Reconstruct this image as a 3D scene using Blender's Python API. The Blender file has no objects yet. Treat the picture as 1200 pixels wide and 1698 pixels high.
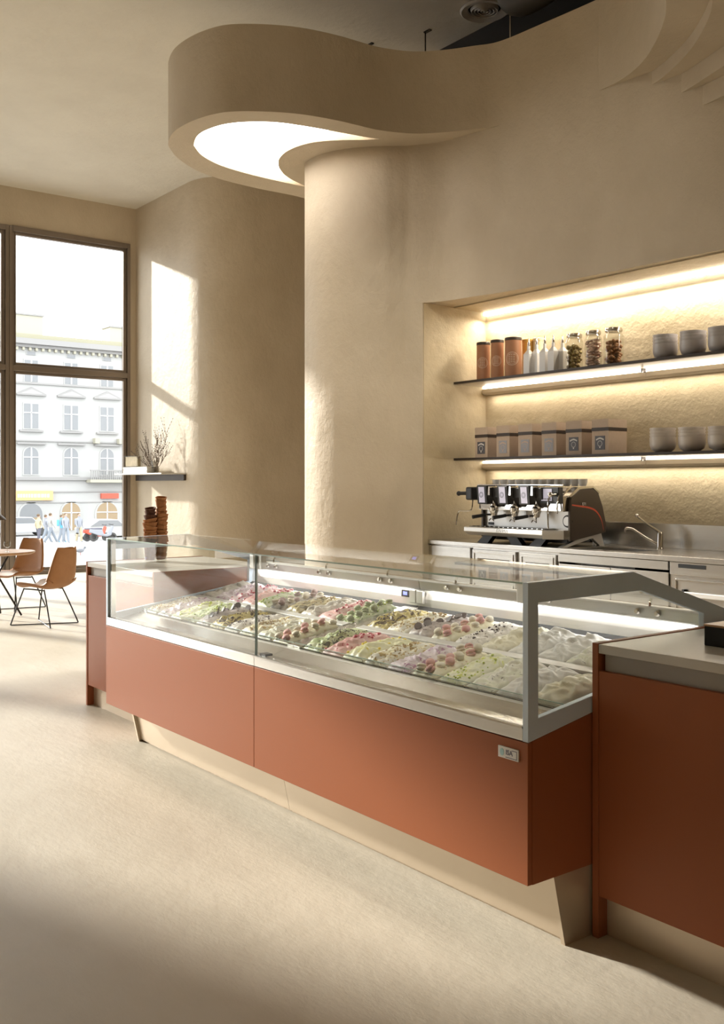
import bpy, bmesh, math, random
from mathutils import Vector, Matrix, noise
from mathutils.geometry import tessellate_polygon
random.seed(7)
PI = math.pi
SC = bpy.context.scene
COL = SC.collection
# ------------------------------------------------------------------ camera
F = 1645.0; TH = math.atan2(.794, .607); H = 1.6; HORIZ = 803.0
cam = bpy.data.cameras.new('camera'); cam.sensor_fit = 'HORIZONTAL'; cam.sensor_width = 36
cam.lens = 36*F/1200; cam.shift_y = -(849-HORIZ)/1200; cam.clip_end = 400
co = bpy.data.objects.new('camera', cam); COL.objects.link(co)
co.location = (0, 0, H); co.rotation_euler = (PI/2, 0, TH); SC.camera = co
D = Vector((-math.sin(TH), math.cos(TH), 0)); R_ = Vector((math.cos(TH), math.sin(TH), 0))
def ray(px): return D + R_*((px-600)/F)
def at_z(px, py, z):                      # point seen at a pixel, on the level z
    Z = F*(H-z)/(py-HORIZ); p = ray(px)*Z; return (p.x, p.y)
def at_y(px, y): d = ray(px); return d.x/d.y*y      # x where a pixel column meets the plane y
def zz(px, py, y): return H-(py-HORIZ)/F*(y/ray(px).y)
def at_x(px, x): d = ray(px); return d.y/d.x*x
# ------------------------------------------------------------------ world, sun, exposure
w = bpy.data.worlds.new('sky'); SC.world = w; w.use_nodes = True
bg = w.node_tree.nodes['Background']; bg.inputs[0].default_value = (.95, .975, 1, 1); bg.inputs[1].default_value = 5.6
sun = bpy.data.lights.new('sun', 'SUN'); sun.energy = 10.5; sun.angle = math.radians(2.2); sun.color = (1, .935, .84)
so = bpy.data.objects.new('sun', sun); COL.objects.link(so); so.location = (-30, -8, 14)
so.rotation_euler = Vector((1, .36, -.368)).to_track_quat('-Z', 'Y').to_euler()
def area(name, loc, target, sx, sy, power, color=(1, .90, .74)):
    l = bpy.data.lights.new(name, 'AREA'); l.shape = 'RECTANGLE'; l.size = sx; l.size_y = sy; l.energy = power; l.color = color
    o = bpy.data.objects.new(name, l); COL.objects.link(o); o.location = loc
    o.rotation_euler = (Vector(target)-Vector(loc)).to_track_quat('-Z', 'Y').to_euler(); return o
vs = SC.view_settings; vs.view_transform = 'Standard'; vs.look = 'None'; vs.gamma = 1; vs.use_curve_mapping = False
vs.exposure = -0.3
cy = SC.cycles; cy.use_denoising = True
try: cy.denoiser = 'OPENIMAGEDENOISE'
except Exception: pass
cy.max_bounces = 8; cy.diffuse_bounces = 7; cy.glossy_bounces = 4; cy.transmission_bounces = 4; cy.transparent_max_bounces = 24
cy.sample_clamp_indirect = 6; cy.caustics_reflective = False; cy.caustics_refractive = False
# ------------------------------------------------------------------ materials
def mat(name, col, rough=.5, metal=0, spec=.5, emit=None, estr=0, alt=None, scale=3, mix=.5, bump=0, bscale=40, rough2=None, stretch=None, detail=6, coat=0):
    m = bpy.data.materials.new(name); m.use_nodes = True; nt = m.node_tree; N = nt.nodes; L = nt.links
    b = N['Principled BSDF']; b.inputs['Base Color'].default_value = (*col, 1); b.inputs['Roughness'].default_value = rough
    b.inputs['Metallic'].default_value = metal; b.inputs['Specular IOR Level'].default_value = spec
    if coat: b.inputs['Coat Weight'].default_value = coat
    if emit: b.inputs['Emission Color'].default_value = (*emit, 1); b.inputs['Emission Strength'].default_value = estr
    tc = N.new('ShaderNodeTexCoord'); mp = N.new('ShaderNodeMapping'); L.new(tc.outputs['Object'], mp.inputs[0])
    if stretch: mp.inputs['Scale'].default_value = stretch
    if alt:
        n = N.new('ShaderNodeTexNoise'); n.inputs['Scale'].default_value = scale; n.inputs['Detail'].default_value = detail; n.inputs['Roughness'].default_value = .6
        L.new(mp.outputs[0], n.inputs[0])
        cr = N.new('ShaderNodeValToRGB'); cr.color_ramp.elements[0].position = mix-.16; cr.color_ramp.elements[1].position = mix+.16
        cr.color_ramp.elements[0].color = (*col, 1); cr.color_ramp.elements[1].color = (*alt, 1)
        L.new(n.outputs['Fac'], cr.inputs[0]); L.new(cr.outputs[0], b.inputs['Base Color'])
        if rough2 is not None:
            mr = N.new('ShaderNodeMapRange'); mr.inputs[3].default_value = rough; mr.inputs[4].default_value = rough2
            L.new(n.outputs['Fac'], mr.inputs[0]); L.new(mr.outputs[0], b.inputs['Roughness'])
    if bump:
        n2 = N.new('ShaderNodeTexNoise'); n2.inputs['Scale'].default_value = bscale; n2.inputs['Detail'].default_value = 8; n2.inputs['Roughness'].default_value = .65
        L.new(mp.outputs[0], n2.inputs[0])
        bp = N.new('ShaderNodeBump'); bp.inputs['Strength'].default_value = bump; bp.inputs['Distance'].default_value = .03
        L.new(n2.outputs['Fac'], bp.inputs['Height']); L.new(bp.outputs[0], b.inputs['Normal'])
    return m
def glass(name, tint=(.982, .992, .986), ior=1.5, rough=0):
    m = bpy.data.materials.new(name); m.use_nodes = True; nt = m.node_tree; N = nt.nodes; L = nt.links
    N.remove(N['Principled BSDF']); o = N['Material Output']
    t = N.new('ShaderNodeBsdfTransparent'); t.inputs[0].default_value = (*tint, 1)
    g = N.new('ShaderNodeBsdfGlossy'); g.inputs['Roughness'].default_value = rough; g.inputs[0].default_value = (1, 1, 1, 1)
    f = N.new('ShaderNodeFresnel'); f.inputs[0].default_value = ior
    geo = N.new('ShaderNodeNewGeometry')             # the same mirror share on both faces of a sheet
    iv = N.new('ShaderNodeMath'); iv.operation = 'SUBTRACT'; iv.inputs[0].default_value = 1
    mi = N.new('ShaderNodeMix'); mi.inputs[2].default_value = ior; mi.inputs[3].default_value = 1/ior
    L.new(geo.outputs['Backfacing'], mi.inputs[0]); 
    mx = N.new('ShaderNodeMixShader')
    f2 = N.new('ShaderNodeMath'); f2.operation = 'MULTIPLY'; L.new(geo.outputs['Backfacing'], iv.inputs[1])
    L.new(f.outputs[0], f2.inputs[0]); L.new(iv.outputs[0], f2.inputs[1])
    L.new(f2.outputs[0], mx.inputs[0]); L.new(t.outputs[0], mx.inputs[1]); L.new(g.outputs[0], mx.inputs[2]); L.new(mx.outputs[0], o.inputs[0])
    return m
M = {}
M['plaster'] = mat('trowelled_plaster', (.59, .50, .38), .62, alt=(.52, .435, .32), scale=1.3, bump=.6, bscale=4.5, spec=.35, stretch=(1, 1, .8), rough2=.5)
M['plaster_in'] = mat('niche_plaster', (.58, .49, .34), .6, alt=(.49, .40, .26), scale=1.6, bump=.5, bscale=7, spec=.3)
M['ceiling'] = mat('ceiling_plaster', (.72, .67, .575), .8, alt=(.67, .62, .53), scale=1.2, bump=.5, bscale=7, spec=.2)
M['floor'] = mat('microcement_floor', (.68, .62, .51), .42, alt=(.60, .54, .435), scale=.9, bump=.26, bscale=3.2, spec=.4, rough2=.6, stretch=(1, 1.8, 1))
M['red'] = mat('terracotta_lacquer', (.335, .106, .042), .45, spec=.25)
M['grey'] = mat('grey_lacquered_metal', (.66, .78, .92), .4)
M['steel'] = mat('brushed_steel', (.62, .60, .57), .26, metal=1, alt=(.54, .52, .49), scale=2, bump=.03, bscale=60, stretch=(.15, 4, 8))
M['satin'] = mat('satin_steel', (.72, .70, .67), .42, metal=.9)
M['chrome'] = mat('chrome', (.75, .73, .70), .08, metal=1)
M['white_metal'] = mat('pale_grey_metal', (.66, .65, .63), .35, metal=.2)
M['bronze'] = mat('champagne_metal_plinth', (.60, .50, .38), .38, metal=.55)
M['black'] = mat('black_metal', (.012, .011, .011), .4)
M['gap'] = mat('black_recess', (.01, .01, .01), .8)
M['darkceil'] = mat('dark_bulkhead', (.028, .026, .026), .75)  # one even near-black tone over the whole bulkhead
M['frame'] = mat('bronze_window_frame', (.22, .175, .14), .32, metal=.3)
M['slab'] = mat('pale_quartz_slab', (.62, .59, .55), .3, alt=(.58, .55, .51), scale=4)
M['fascia'] = mat('taupe_fascia', (.36, .33, .30), .4)
M['glass'] = glass('clear_glass'); M['wglass'] = glass('window_glass', (.97, .98, .98), 1.4)
M['gedge'] = mat('green_glass_edge', (.42, .56, .50), .15, spec=.8)
M['jar'] = glass('jar_glass', (.9, .9, .88))
M['lamp'] = mat('lamp_diffuser', (1, 1, 1), .5, emit=(1, .95, .88), estr=9)
M['led'] = mat('led_strip', (1, 1, 1), .5, emit=(1, .93, .80), estr=9)
M['shelf'] = mat('dark_bronze_shelf', (.055, .042, .035), .4, metal=.4)
M['shelfpale'] = mat('pale_profile', (.62, .55, .45), .4)
M['tin'] = mat('kraft_tin', (.36, .17, .085), .55, alt=(.33, .15, .075), scale=9)
M['tin2'] = mat('ochre_tin', (.62, .36, .08), .5); M['tin3'] = mat('cream_tin', (.72, .62, .38), .5)
M['print'] = mat('pale_print', (.62, .47, .36), .6)
M['ceramic'] = mat('white_ceramic', (.70, .68, .66), .25, spec=.6)
M['stone'] = mat('lilac_grey_stoneware', (.50, .47, .47), .3, spec=.6)
M['stone2'] = mat('taupe_white_stoneware', (.66, .60, .55), .3, spec=.6)
M['kraft'] = mat('kraft_box_card', (.52, .41, .32), .7, alt=(.49, .38, .29), scale=20)
M['ribbon'] = mat('dark_brown_ribbon', (.05, .036, .03), .5)
M['lab1'] = mat('dark_grey_label', (.10, .10, .12), .5); M['lab2'] = mat('light_grey_label', (.34, .34, .38), .5)
M['white'] = mat('white_paint', (.8, .79, .77), .5)
M['machine'] = mat('taupe_machine_enamel', (.085, .066, .052), .3, metal=.3)
M['redline'] = mat('red_stripe', (.55, .09, .05), .3)
M['screen'] = mat('lit_display', (.3, .28, .32), .3, emit=(.75, .7, .8), estr=.55)
M['blue'] = mat('blue_lit_display', (.1, .1, .4), .3, emit=(.25, .3, 1), estr=2)
M['leather'] = mat('tan_leather', (.40, .19, .075), .5, alt=(.35, .16, .06), scale=8)
M['leather2'] = mat('pale_upholstery', (.66, .55, .47), .6)
M['wood'] = mat('oak_table_top', (.50, .30, .15), .35, alt=(.40, .22, .10), scale=6, stretch=(1, 8, 1))
M['waffle'] = mat('waffle_cone', (.50, .22, .075), .8, alt=(.40, .16, .05), scale=14, bump=.3, bscale=60)
M['cocoa'] = mat('cocoa_cone', (.14, .05, .02), .8, alt=(.10, .035, .015), scale=14, bump=.3, bscale=60)
M['book'] = mat('cream_book_cover', (.60, .56, .48), .6)
M['twig'] = mat('dry_twig', (.16, .12, .09), .8)
M['fac'] = mat('pale_stucco', (.42, .415, .40), .8, alt=(.405, .40, .385), scale=.3)
M['facline'] = mat('grey_stucco_moulding', (.29, .28, .27), .8)
M['yell'] = mat('pale_yellow_stucco', (.40, .38, .30), .8)
M['roof'] = mat('weathered_roof', (.33, .31, .22), .8)
M['pane'] = mat('dim_window_pane', (.21, .215, .22), .2)
M['shop'] = mat('shop_interior_brown', (.30, .22, .13), .6)
M['sign'] = mat('orange_sign', (.75, .45, .18), .5)
M['plaza'] = mat('pale_plaza_paving', (.34, .335, .33), .8, alt=(.32, .315, .31), scale=.4)
M['skin'] = mat('skin', (.5, .33, .25), .6)
M['cloth1'] = mat('grey_cloth', (.30, .31, .34), .8); M['cloth2'] = mat('dark_cloth', (.12, .12, .15), .8)
M['cloth3'] = mat('sand_cloth', (.5, .42, .28), .8); M['cloth4'] = mat('sky_blue_cloth', (.14, .45, .65), .7); M['denim'] = mat('denim', (.26, .29, .33), .8)
M['carbody'] = mat('silver_car_paint', (.5, .52, .56), .3, metal=.3); M['tyre'] = mat('tyre', (.06, .06, .06), .8)
M['hair'] = mat('hair', (.14, .09, .05), .8)
M['duct'] = mat('flexible_duct', (.12, .11, .10), .6, metal=.4)
# ------------------------------------------------------------------ mesh helpers
def origin_of(o):
    v = Vector((0, 0, 0))
    while o: v += o.location; o = o.parent
    return v
class MB:
    def __init__(s): s.bm = bmesh.new()
    def face(s, pts):
        vs_ = [s.bm.verts.new(p) for p in pts]; s.bm.faces.new(vs_); return s
    def box(s, x0, x1, y0, y1, z0, z1):
        v = [s.bm.verts.new((x, y, z)) for x in (x0, x1) for y in (y0, y1) for z in (z0, z1)]
        for f in ((0,1,3,2),(4,6,7,5),(0,4,5,1),(2,3,7,6),(0,2,6,4),(1,5,7,3)): s.bm.faces.new([v[i] for i in f])
        return s
    def prism(s, poly, z0, z1, axis='z'):
        def P(a, b, c): return (a, b, c) if axis == 'z' else ((c, a, b) if axis == 'x' else (a, c, b))
        n = len(poly); lo = [s.bm.verts.new(P(a, b, z0)) for a, b in poly]; hi = [s.bm.verts.new(P(a, b, z1)) for a, b in poly]
        for i in range(n): s.bm.faces.new((lo[i], lo[(i+1) % n], hi[(i+1) % n], hi[i]))
        for t in tessellate_polygon([[Vector((a, b, 0)) for a, b in poly]]):
            s.bm.faces.new([lo[i] for i in t]); s.bm.faces.new([hi[i] for i in t])
        return s
    def holed(s, outer, hole, z0, z1, axis='z'):
        def P(a, b, c): return (a, b, c) if axis == 'z' else ((c, a, b) if axis == 'x' else (a, c, b))
        al = outer+hole; lo = [s.bm.verts.new(P(a, b, z0)) for a, b in al]; hi = [s.bm.verts.new(P(a, b, z1)) for a, b in al]
        for base, n in ((0, len(outer)), (len(outer), len(hole))):
            for i in range(n):
                a, b = base+i, base+(i+1) % n; s.bm.faces.new((lo[a], lo[b], hi[b], hi[a]))
        for t in tessellate_polygon([[Vector((a, b, 0)) for a, b in outer], [Vector((a, b, 0)) for a, b in hole]]):
            s.bm.faces.new([lo[i] for i in t]); s.bm.faces.new([hi[i] for i in t])
        return s
    def lathe(s, prof, c=(0, 0, 0), n=24, mtx=None):
        rings = []
        for r, z in prof:
            ring = []
            for i in range(n):
                a = 2*PI*i/n; p = Vector((r*math.cos(a), r*math.sin(a), z))
                if mtx: p = mtx @ p
                ring.append(s.bm.verts.new(p+Vector(c)))
            rings.append(ring)
        for a, b in zip(rings, rings[1:]):
            for i in range(n): s.bm.faces.new((a[i], a[(i+1) % n], b[(i+1) % n], b[i]))
        for ring, r in ((rings[0], prof[0][0]), (rings[-1], prof[-1][0])):
            if r > 1e-4:
                try: s.bm.faces.new(ring)
                except Exception: pass
        return s
    def tube(s, pts, r, n=8, r2=None):
        pts = [Vector(p) for p in pts]; rings = []; m = len(pts); up = Vector((0, 0, 1))
        for k, p in enumerate(pts):
            t = (pts[min(k+1, m-1)]-pts[max(k-1, 0)]).normalized()
            a = t.cross(up); 
            if a.length < .1: a = t.cross(Vector((1, 0, 0)))
            a.normalize(); b = t.cross(a)
            rr = r if r2 is None else r+(r2-r)*k/(m-1)
            rings.append([s.bm.verts.new(p+(a*math.cos(2*PI*i/n)+b*math.sin(2*PI*i/n))*rr) for i in range(n)])
        for a, b in zip(rings, rings[1:]):
            for i in range(n): s.bm.faces.new((a[i], a[(i+1) % n], b[(i+1) % n], b[i]))
        s.bm.faces.new(rings[0]); s.bm.faces.new(rings[-1]); return s
    def ball(s, c, r, sc=(1, 1, 1), n=10):
        nv = max(3, n//2+1); c = Vector(c); top = s.bm.verts.new(c+Vector((0, 0, r*sc[2]))); bot = s.bm.verts.new(c-Vector((0, 0, r*sc[2]))); rg = []
        for j in range(1, nv):
            a = PI*j/nv; q = math.sin(a)*r
            rg.append([s.bm.verts.new(c+Vector((q*sc[0]*math.cos(2*PI*i/n), q*sc[1]*math.sin(2*PI*i/n), r*sc[2]*math.cos(a)))) for i in range(n)])
        f = s.bm.faces.new
        for i in range(n):
            k = (i+1) % n; f((top, rg[0][i], rg[0][k])); f((bot, rg[-1][k], rg[-1][i]))
            for p, q in zip(rg, rg[1:]): f((p[i], q[i], q[k], p[k]))
        return s
    def build(s, name, m, parent=None, smooth=False, bevel=0, kind=None, label=None, seg=2):
        bmesh.ops.remove_doubles(s.bm, verts=s.bm.verts, dist=1e-5)
        bmesh.ops.recalc_face_normals(s.bm, faces=s.bm.faces)
        me = bpy.data.meshes.new(name)
        if parent:
            off = origin_of(parent)
            for v in s.bm.verts: v.co -= off
        s.bm.to_mesh(me); s.bm.free(); me.materials.append(m)
        if smooth:
            me.polygons.foreach_set('use_smooth', [True]*len(me.polygons))
            me.set_sharp_from_angle(angle=math.radians(38))
        o = bpy.data.objects.new(name, me); COL.objects.link(o)
        if parent: o.parent = parent
        if bevel:
            b = o.modifiers.new('bevel', 'BEVEL'); b.width = bevel; b.segments = seg; b.limit_method = 'ANGLE'; b.angle_limit = math.radians(40)
        if kind: o['kind'] = kind
        if label: o['label'] = label
        return o
def box(name, m, parent, x0, x1, y0, y1, z0, z1, **k): return MB().box(x0, x1, y0, y1, z0, z1).build(name, m, parent, **k)
def thing(name, label, cat, loc=(0, 0, 0), group=None, rz=0):
    o = bpy.data.objects.new(name, None); COL.objects.link(o); o.location = loc; o.rotation_euler = (0, 0, rz); o.empty_display_size = .1
    o['label'] = label; o['category'] = cat
    if group: o['group'] = group
    return o
def tag(o, label, cat, group=None):
    o['label'] = label; o['category'] = cat
    if group: o['group'] = group
    return o
def dup(root, loc, rz=None, label=None, scale=None, group=None):
    r = root.copy(); COL.objects.link(r); r.location = loc
    if rz is not None: r.rotation_euler = (0, 0, rz)
    if label: r['label'] = label
    if group: r['group'] = group
    if scale: r.scale = (scale,)*3 if not isinstance(scale, tuple) else scale
    for ch in list(root.children):
        c = ch.copy(); COL.objects.link(c); c.parent = r
        for g in list(ch.children):
            d = g.copy(); COL.objects.link(d); d.parent = c
    return r
def text(name, s, m, parent, size, loc, rot, ext=.0005, align='CENTER', label=None, bold=0):
    cu = bpy.data.curves.new(name, 'FONT'); cu.body = s; cu.size = size; cu.extrude = ext; cu.align_x = align; cu.align_y = 'CENTER'; cu.offset = bold; cu.resolution_u = 3
    t = bpy.data.objects.new('tmp_text', cu); COL.objects.link(t); bpy.context.view_layer.update()
    me = bpy.data.meshes.new_from_object(t); COL.objects.unlink(t); bpy.data.objects.remove(t)
    me.materials.clear(); me.materials.append(m)
    o = bpy.data.objects.new(name, me); COL.objects.link(o)
    if parent: o.parent = parent; o.location = Vector(loc)-origin_of(parent)
    else: o.location = loc
    o.rotation_euler = rot
    if label: o['label'] = label
    return o
def smoothpath(pts, n=6):
    out = []; m = len(pts)
    for i in range(m-1):
        p0 = Vector(pts[max(i-1, 0)]); p1 = Vector(pts[i]); p2 = Vector(pts[i+1]); p3 = Vector(pts[min(i+2, m-1)])
        for k in range(n):
            t = k/n
            q = .5*((2*p1)+(p2-p0)*t+(2*p0-5*p1+4*p2-p3)*t*t+(3*p1-p0-3*p2+p3)*t**3); out.append(tuple(q))
    out.append(tuple(pts[-1])); return out
ORD = ('first', 'second', 'third', 'fourth', 'fifth', 'sixth', 'seventh', 'eighth', 'ninth', 'tenth')
def struct(o): o['kind'] = 'structure'; return o
# ------------------------------------------------------------------ the room
ZC, ZS, ZT, ZN = 6.8, 4.97, 5.76, 3.40      # ceiling, soffit, top of the curved wall, niche head
XW = -17.5
struct(box('floor', M['floor'], None, XW-.3, 3, -9, 12, -.1, 0))
struct(box('ceiling', M['ceiling'], None, XW-.3, 3, -9, 12, ZC, ZC+.15))
struct(box('wall_right', M['plaster'], None, 3, 3.2, -9, 12, 0, ZC))
struct(box('wall_front', M['plaster'], None, XW-.3, 3.2, -9.2, -9, 0, ZC))
# window wall with two glazed openings
ZH = 6.12; G0, G1 = -3.62, 7.88
m_ = MB(); m_.box(XW-.3, XW, -9, G0-3.4, 0, ZC).box(XW-.3, XW, G0-1.0, G0, 0, ZC).box(XW-.3, XW, G1, 12, 0, ZC).box(XW-.3, XW, G0, G1, ZH, ZC).box(XW-.3, XW, G0-3.4, G0-1.0, ZH, ZC)
struct(m_.build('wall_left', M['plaster']))
def window(idx, y0, y1, tr=3.66):
    t = bpy.data.objects.new('window_%d' % idx, None); COL.objects.link(t); t.location = (XW-.12, (y0+y1)/2, 0); t['kind'] = 'structure'
    xi = XW+.03; g = .002
    a, b = y0+g, y1-g
    f = MB().box(xi-.2, xi, a, a+.06, 0.0, ZH).box(xi-.2, xi, b-.06, b, 0.0, ZH).box(xi-.2, xi, a+.06, b-.06, ZH-.09, ZH).box(xi-.2, xi, a+.06, b-.06, 0.0, .07).box(xi-.2, xi, a+.06, b-.06, tr-.07, tr+.03)
    f.build('window_frame', M['frame'], t, bevel=.008)
    for z0, z1 in ((.07, tr-.07), (tr+.03, ZH-.09)):
        s = MB(); x0, x1 = xi-.13, xi-.05; ya, yb = a+.06, b-.06
        s.box(x0, x1, ya, ya+.05, z0, z1).box(x0, x1, yb-.05, yb, z0, z1).box(x0, x1, ya+.05, yb-.05, z0, z0+.05).box(x0, x1, ya+.05, yb-.05, z1-.05, z1)
        s.box(x1, x1+.012, ya+.05, ya+.068, z0, z1).box(x1, x1+.012, yb-.068, yb-.05, z0, z1)
        sa = s.build('sash', M['frame'], t, bevel=.004)
        box('pane', M['wglass'], sa, x0+.035, x0+.041, ya+.04, yb-.04, z0+.04, z1-.04)
nb = 5; bw = 2.26
for i in range(nb): window(i+1, G0 if i == nb-1 else G1-bw*(i+1), G1-bw*i)
window(6, G0-3.4, G0-1.0)
# left back wall, with its rounded corner
XB = -14.55; YB = 8.0; RB = .85
pl = [(XW-.3, YB)]+[(XB-RB+RB*math.sin(a), YB+RB-RB*math.cos(a)) for a in [PI/2*k/14 for k in range(15)]]+[(XB, 12), (XW-.3, 12)]
struct(MB().prism(pl, 0, ZC).build('wall_back_left', M['plaster'], smooth=True))
struct(box('wall_back', M['plaster'], None, XB, 3, 11.8, 12, 0, ZC))
# ---- curved main wall (plan read on the soffit level)
right = [(3.0, 6.90), (1.0, 6.90), (-1.0, 6.90), (-3.0, 6.88), (-4.52, 6.81), (-5.48, 6.775), (-6.1, 6.735), (-6.61, 6.685)]
col_px = [(785, 220), (735, 234.5), (685, 241), (660, 242), (635, 242.3), (597, 244.5), (560, 249), (530, 257), (512, 266), (505.5, 273)]
back = [(-8.80, 6.10), (-8.93, 6.45), (-8.98, 7.0), (-9.0, 8.4)]
fas_px = [(785, 214), (735, 219.5), (685, 221.5), (630, 216), (590, 207), (560, 200), (510, 191), (460, 186), (400, 184.5), (360, 188), (320, 200), (290, 217), (279, 236), (283, 248), (297, 264), (325, 282), (365, 297), (425, 312), (505, 329)]
wall_line = smoothpath(right+[at_z(a, b, ZS) for a, b in col_px]+back, 8)
struct(MB().prism(wall_line+[(3.0, 8.4)], ZN, ZS).build('wall_curved', M['plaster'], smooth=True))
XN = -7.45; low = [p for p in wall_line if p[0] < XN]
k0 = len(wall_line)-len(low); pa_, pb_ = wall_line[k0-1], wall_line[k0]; f_ = (XN-pa_[0])/(pb_[0]-pa_[0]); YNF = pa_[1]+(pb_[1]-pa_[1])*f_
struct(MB().prism([(XN, YNF)]+low+[(XN, 8.4)], 0, ZN-.0005).build('wall_column', M['plaster'], smooth=True))
YN = 7.32
fasp = smoothpath(right+[at_z(a, b, ZS) for a, b in fas_px]+[(-9.95, 7.3), (-9.7, 8.1), (-9.0, 8.4)], 8)
hole_px = [(321, 241), (324, 230), (335, 219), (360, 209), (385, 204), (415, 202), (460, 203), (510, 210), (560, 219), (610, 228), (634, 230.5), (600, 232), (560, 232.5), (520, 236), (490, 244), (470, 255), (461, 269), (466, 284), (482, 297), (507, 309), (500, 308.5), (460, 300), (410, 288), (365, 274), (335, 258)]
hp = [at_z(a, b, ZS) for a, b in hole_px]
h1 = smoothpath(hp[:11], 5); h2 = smoothpath(hp[10:20], 5); h3 = smoothpath(hp[19:]+[hp[0]], 5)
hole = h1[:-1]+h2[:-1]+h3[:-1]
outer = fasp+[(3.0, 8.4)]
struct(MB().holed(outer, hole, ZS, ZS+.14).build('trim_1', M['plaster'], smooth=True))       # soffit board with the comma-shaped opening
struct(MB().prism(outer, ZS+.14, ZT).build('wall_ring_fascia', M['plaster'], smooth=True))
lampo = thing('ring_lamp', 'glowing white comma-shaped light panel recessed in the underside of the hanging curved ring', 'lamp', (-8.2, 5.2, ZS+.09))
MB().prism(hole, ZS+.10, ZS+.139).build('light_panel', M['lamp'], lampo)
# niche behind: back wall, floor to head
struct(box('wall_niche_back', M['plaster_in'], None, -7.45, 3.0, YN, YN+.3, 0, ZN))
struct(box('wall_niche_side', M['plaster_in'], None, -7.4495, -7.446, YNF+.012, YN, 0, ZN-.001))
struct(box('trim_2', M['plaster_in'], None, -7.446, -3.2, 6.87, YN, ZN-.012, ZN-.001))
# layered scallops at the upper right
def scallop(pxs, z0, z1, nm, mx=M['plaster']):
    p = [Vector(at_z(a, b, z0)) for a, b in pxs]
    x0_ = p[0].x; wy = next(a[1]+(b[1]-a[1])*(x0_-a[0])/(b[0]-a[0]) for a, b in zip(wall_line, wall_line[1:]) if b[0] <= x0_ <= a[0]) if x0_ > -6.6 else p[0].y
    dy = wy+.004-p[0].y; p = [tuple(q+Vector((0, dy*k))) for q, k in zip(p, (1, .6, .25, .05, 0, 0))]; e = Vector(p[-1])-Vector(p[-2]); e.normalize()
    p2 = smoothpath(p, 6); s0 = Vector(p[0])
    q = Vector(p[-1])+e*1.2
    pts = [tuple(s0+Vector((.02, .25)))]+p2+[tuple(q), (-1.5, q.y), (-1.5, 7.0)]
    return struct(MB().prism(pts, z0, z1).build(nm, mx, smooth=True, bevel=.014, seg=3))
t1 = [(979, 149), (1025, 129), (1062, 102), (1087, 67), (1102, 29), (1104, 0)]
t2 = [(1021, 163), (1075, 144), (1117, 112), (1150, 75), (1175, 29), (1181, 0)]
t3 = [(1042, 186), (1096, 171), (1137, 150), (1200, 109)]
t4 = [(1070, 207), (1117, 194), (1158, 178), (1200, 158)]
scallop(t1, 4.97, 6.3, 'trim_3'); scallop(t2, 4.86, 4.969, 'trim_4'); scallop(t3, 4.71, 4.859, 'trim_5'); scallop(t4, 4.555, 4.709, 'trim_6')
# dark bulkhead above and behind the parapet, vent, duct, hangers
struct(box('wall_bulkhead', M['darkceil'], None, -8.87, 3, 7.95, 8.2, ZT, ZC))
def vent():
    x, y = at_z(803, 18, ZC-.03); t = thing('ceiling_vent', 'round cream ceiling vent with concentric rings above the curved wall', 'vent', (x, y, ZC))
    MB().lathe([(.16, ZC), (.26, ZC-.01), (.27, ZC-.03), (.25, ZC-.045), (.185, ZC-.03), (.175, ZC)], (x, y, 0), 40).build('rim', M['slab'], t, smooth=True)
    box('back_plate', M['gap'], t, x-.17, x+.17, y-.17, y+.17, ZC-.006, ZC-.001)
    for r in (.15, .115, .08, .045):
        MB().lathe([(r, ZC-.01), (r+.006, ZC-.012), (r-.008, ZC-.045), (r-.018, ZC-.04), (r, ZC-.01)], (x, y, 0), 32).build('ring', M['slab'], t, smooth=True)
    MB().lathe([(.0, ZC-.045), (.018, ZC-.04), (.012, ZC-.005), (0, ZC-.004)], (x, y, 0), 16).build('centre_boss', M['slab'], t, smooth=True)
vent()
def duct():
    x, y = at_z(862, 4, 6.42); t = thing('ventilation_duct', 'grey flexible ventilation duct hanging under the dark bulkhead', 'duct', (x, y, ZC))
    pts = [(x-.15, y, ZC), (x-.15, y, 6.62), (x-.05, y, 6.46), (x+.2, y, 6.42), (x+.8, y-.05, 6.45), (x+2, y-.1, 6.5)]
    MB().tube(smoothpath(pts, 4), .15, 16).build('hose', M['duct'], t, smooth=True)
duct()
for px, py, lab in ((705, 53, 'thin black hanger rod above the middle of the curved ring'), (610, 75, 'thin black hanger rod at the left, above the curved ring')):
    x, y = at_z(px, py, ZC); t = thing('hanger_rod', lab, 'rod', (x, y, ZT), 'hanger rods of the curved ring')
    MB().tube([(x, y, ZT-.0), (x, y, ZC-.002)], .008, 6).build('rod', M['black'], t); box('ceiling_plate', M['black'], t, x-.01, x+.09, y-.02, y+.02, ZC-.012, ZC)
x, y = at_z(846, 20, 6.6); t = thing('suspension_cable', 'steel suspension cable with forked end behind the parapet', 'cable', (x, y, ZT))
MB().tube([(x, y, ZC), (x, y, 6.2)], .012, 6).build('cable', M['chrome'], t)
MB().tube([(x, y, 6.2), (x-.07, y, ZT)], .012, 6).tube([(x, y, 6.2), (x+.07, y, ZT)], .012, 6).build('fork', M['chrome'], t)
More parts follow.
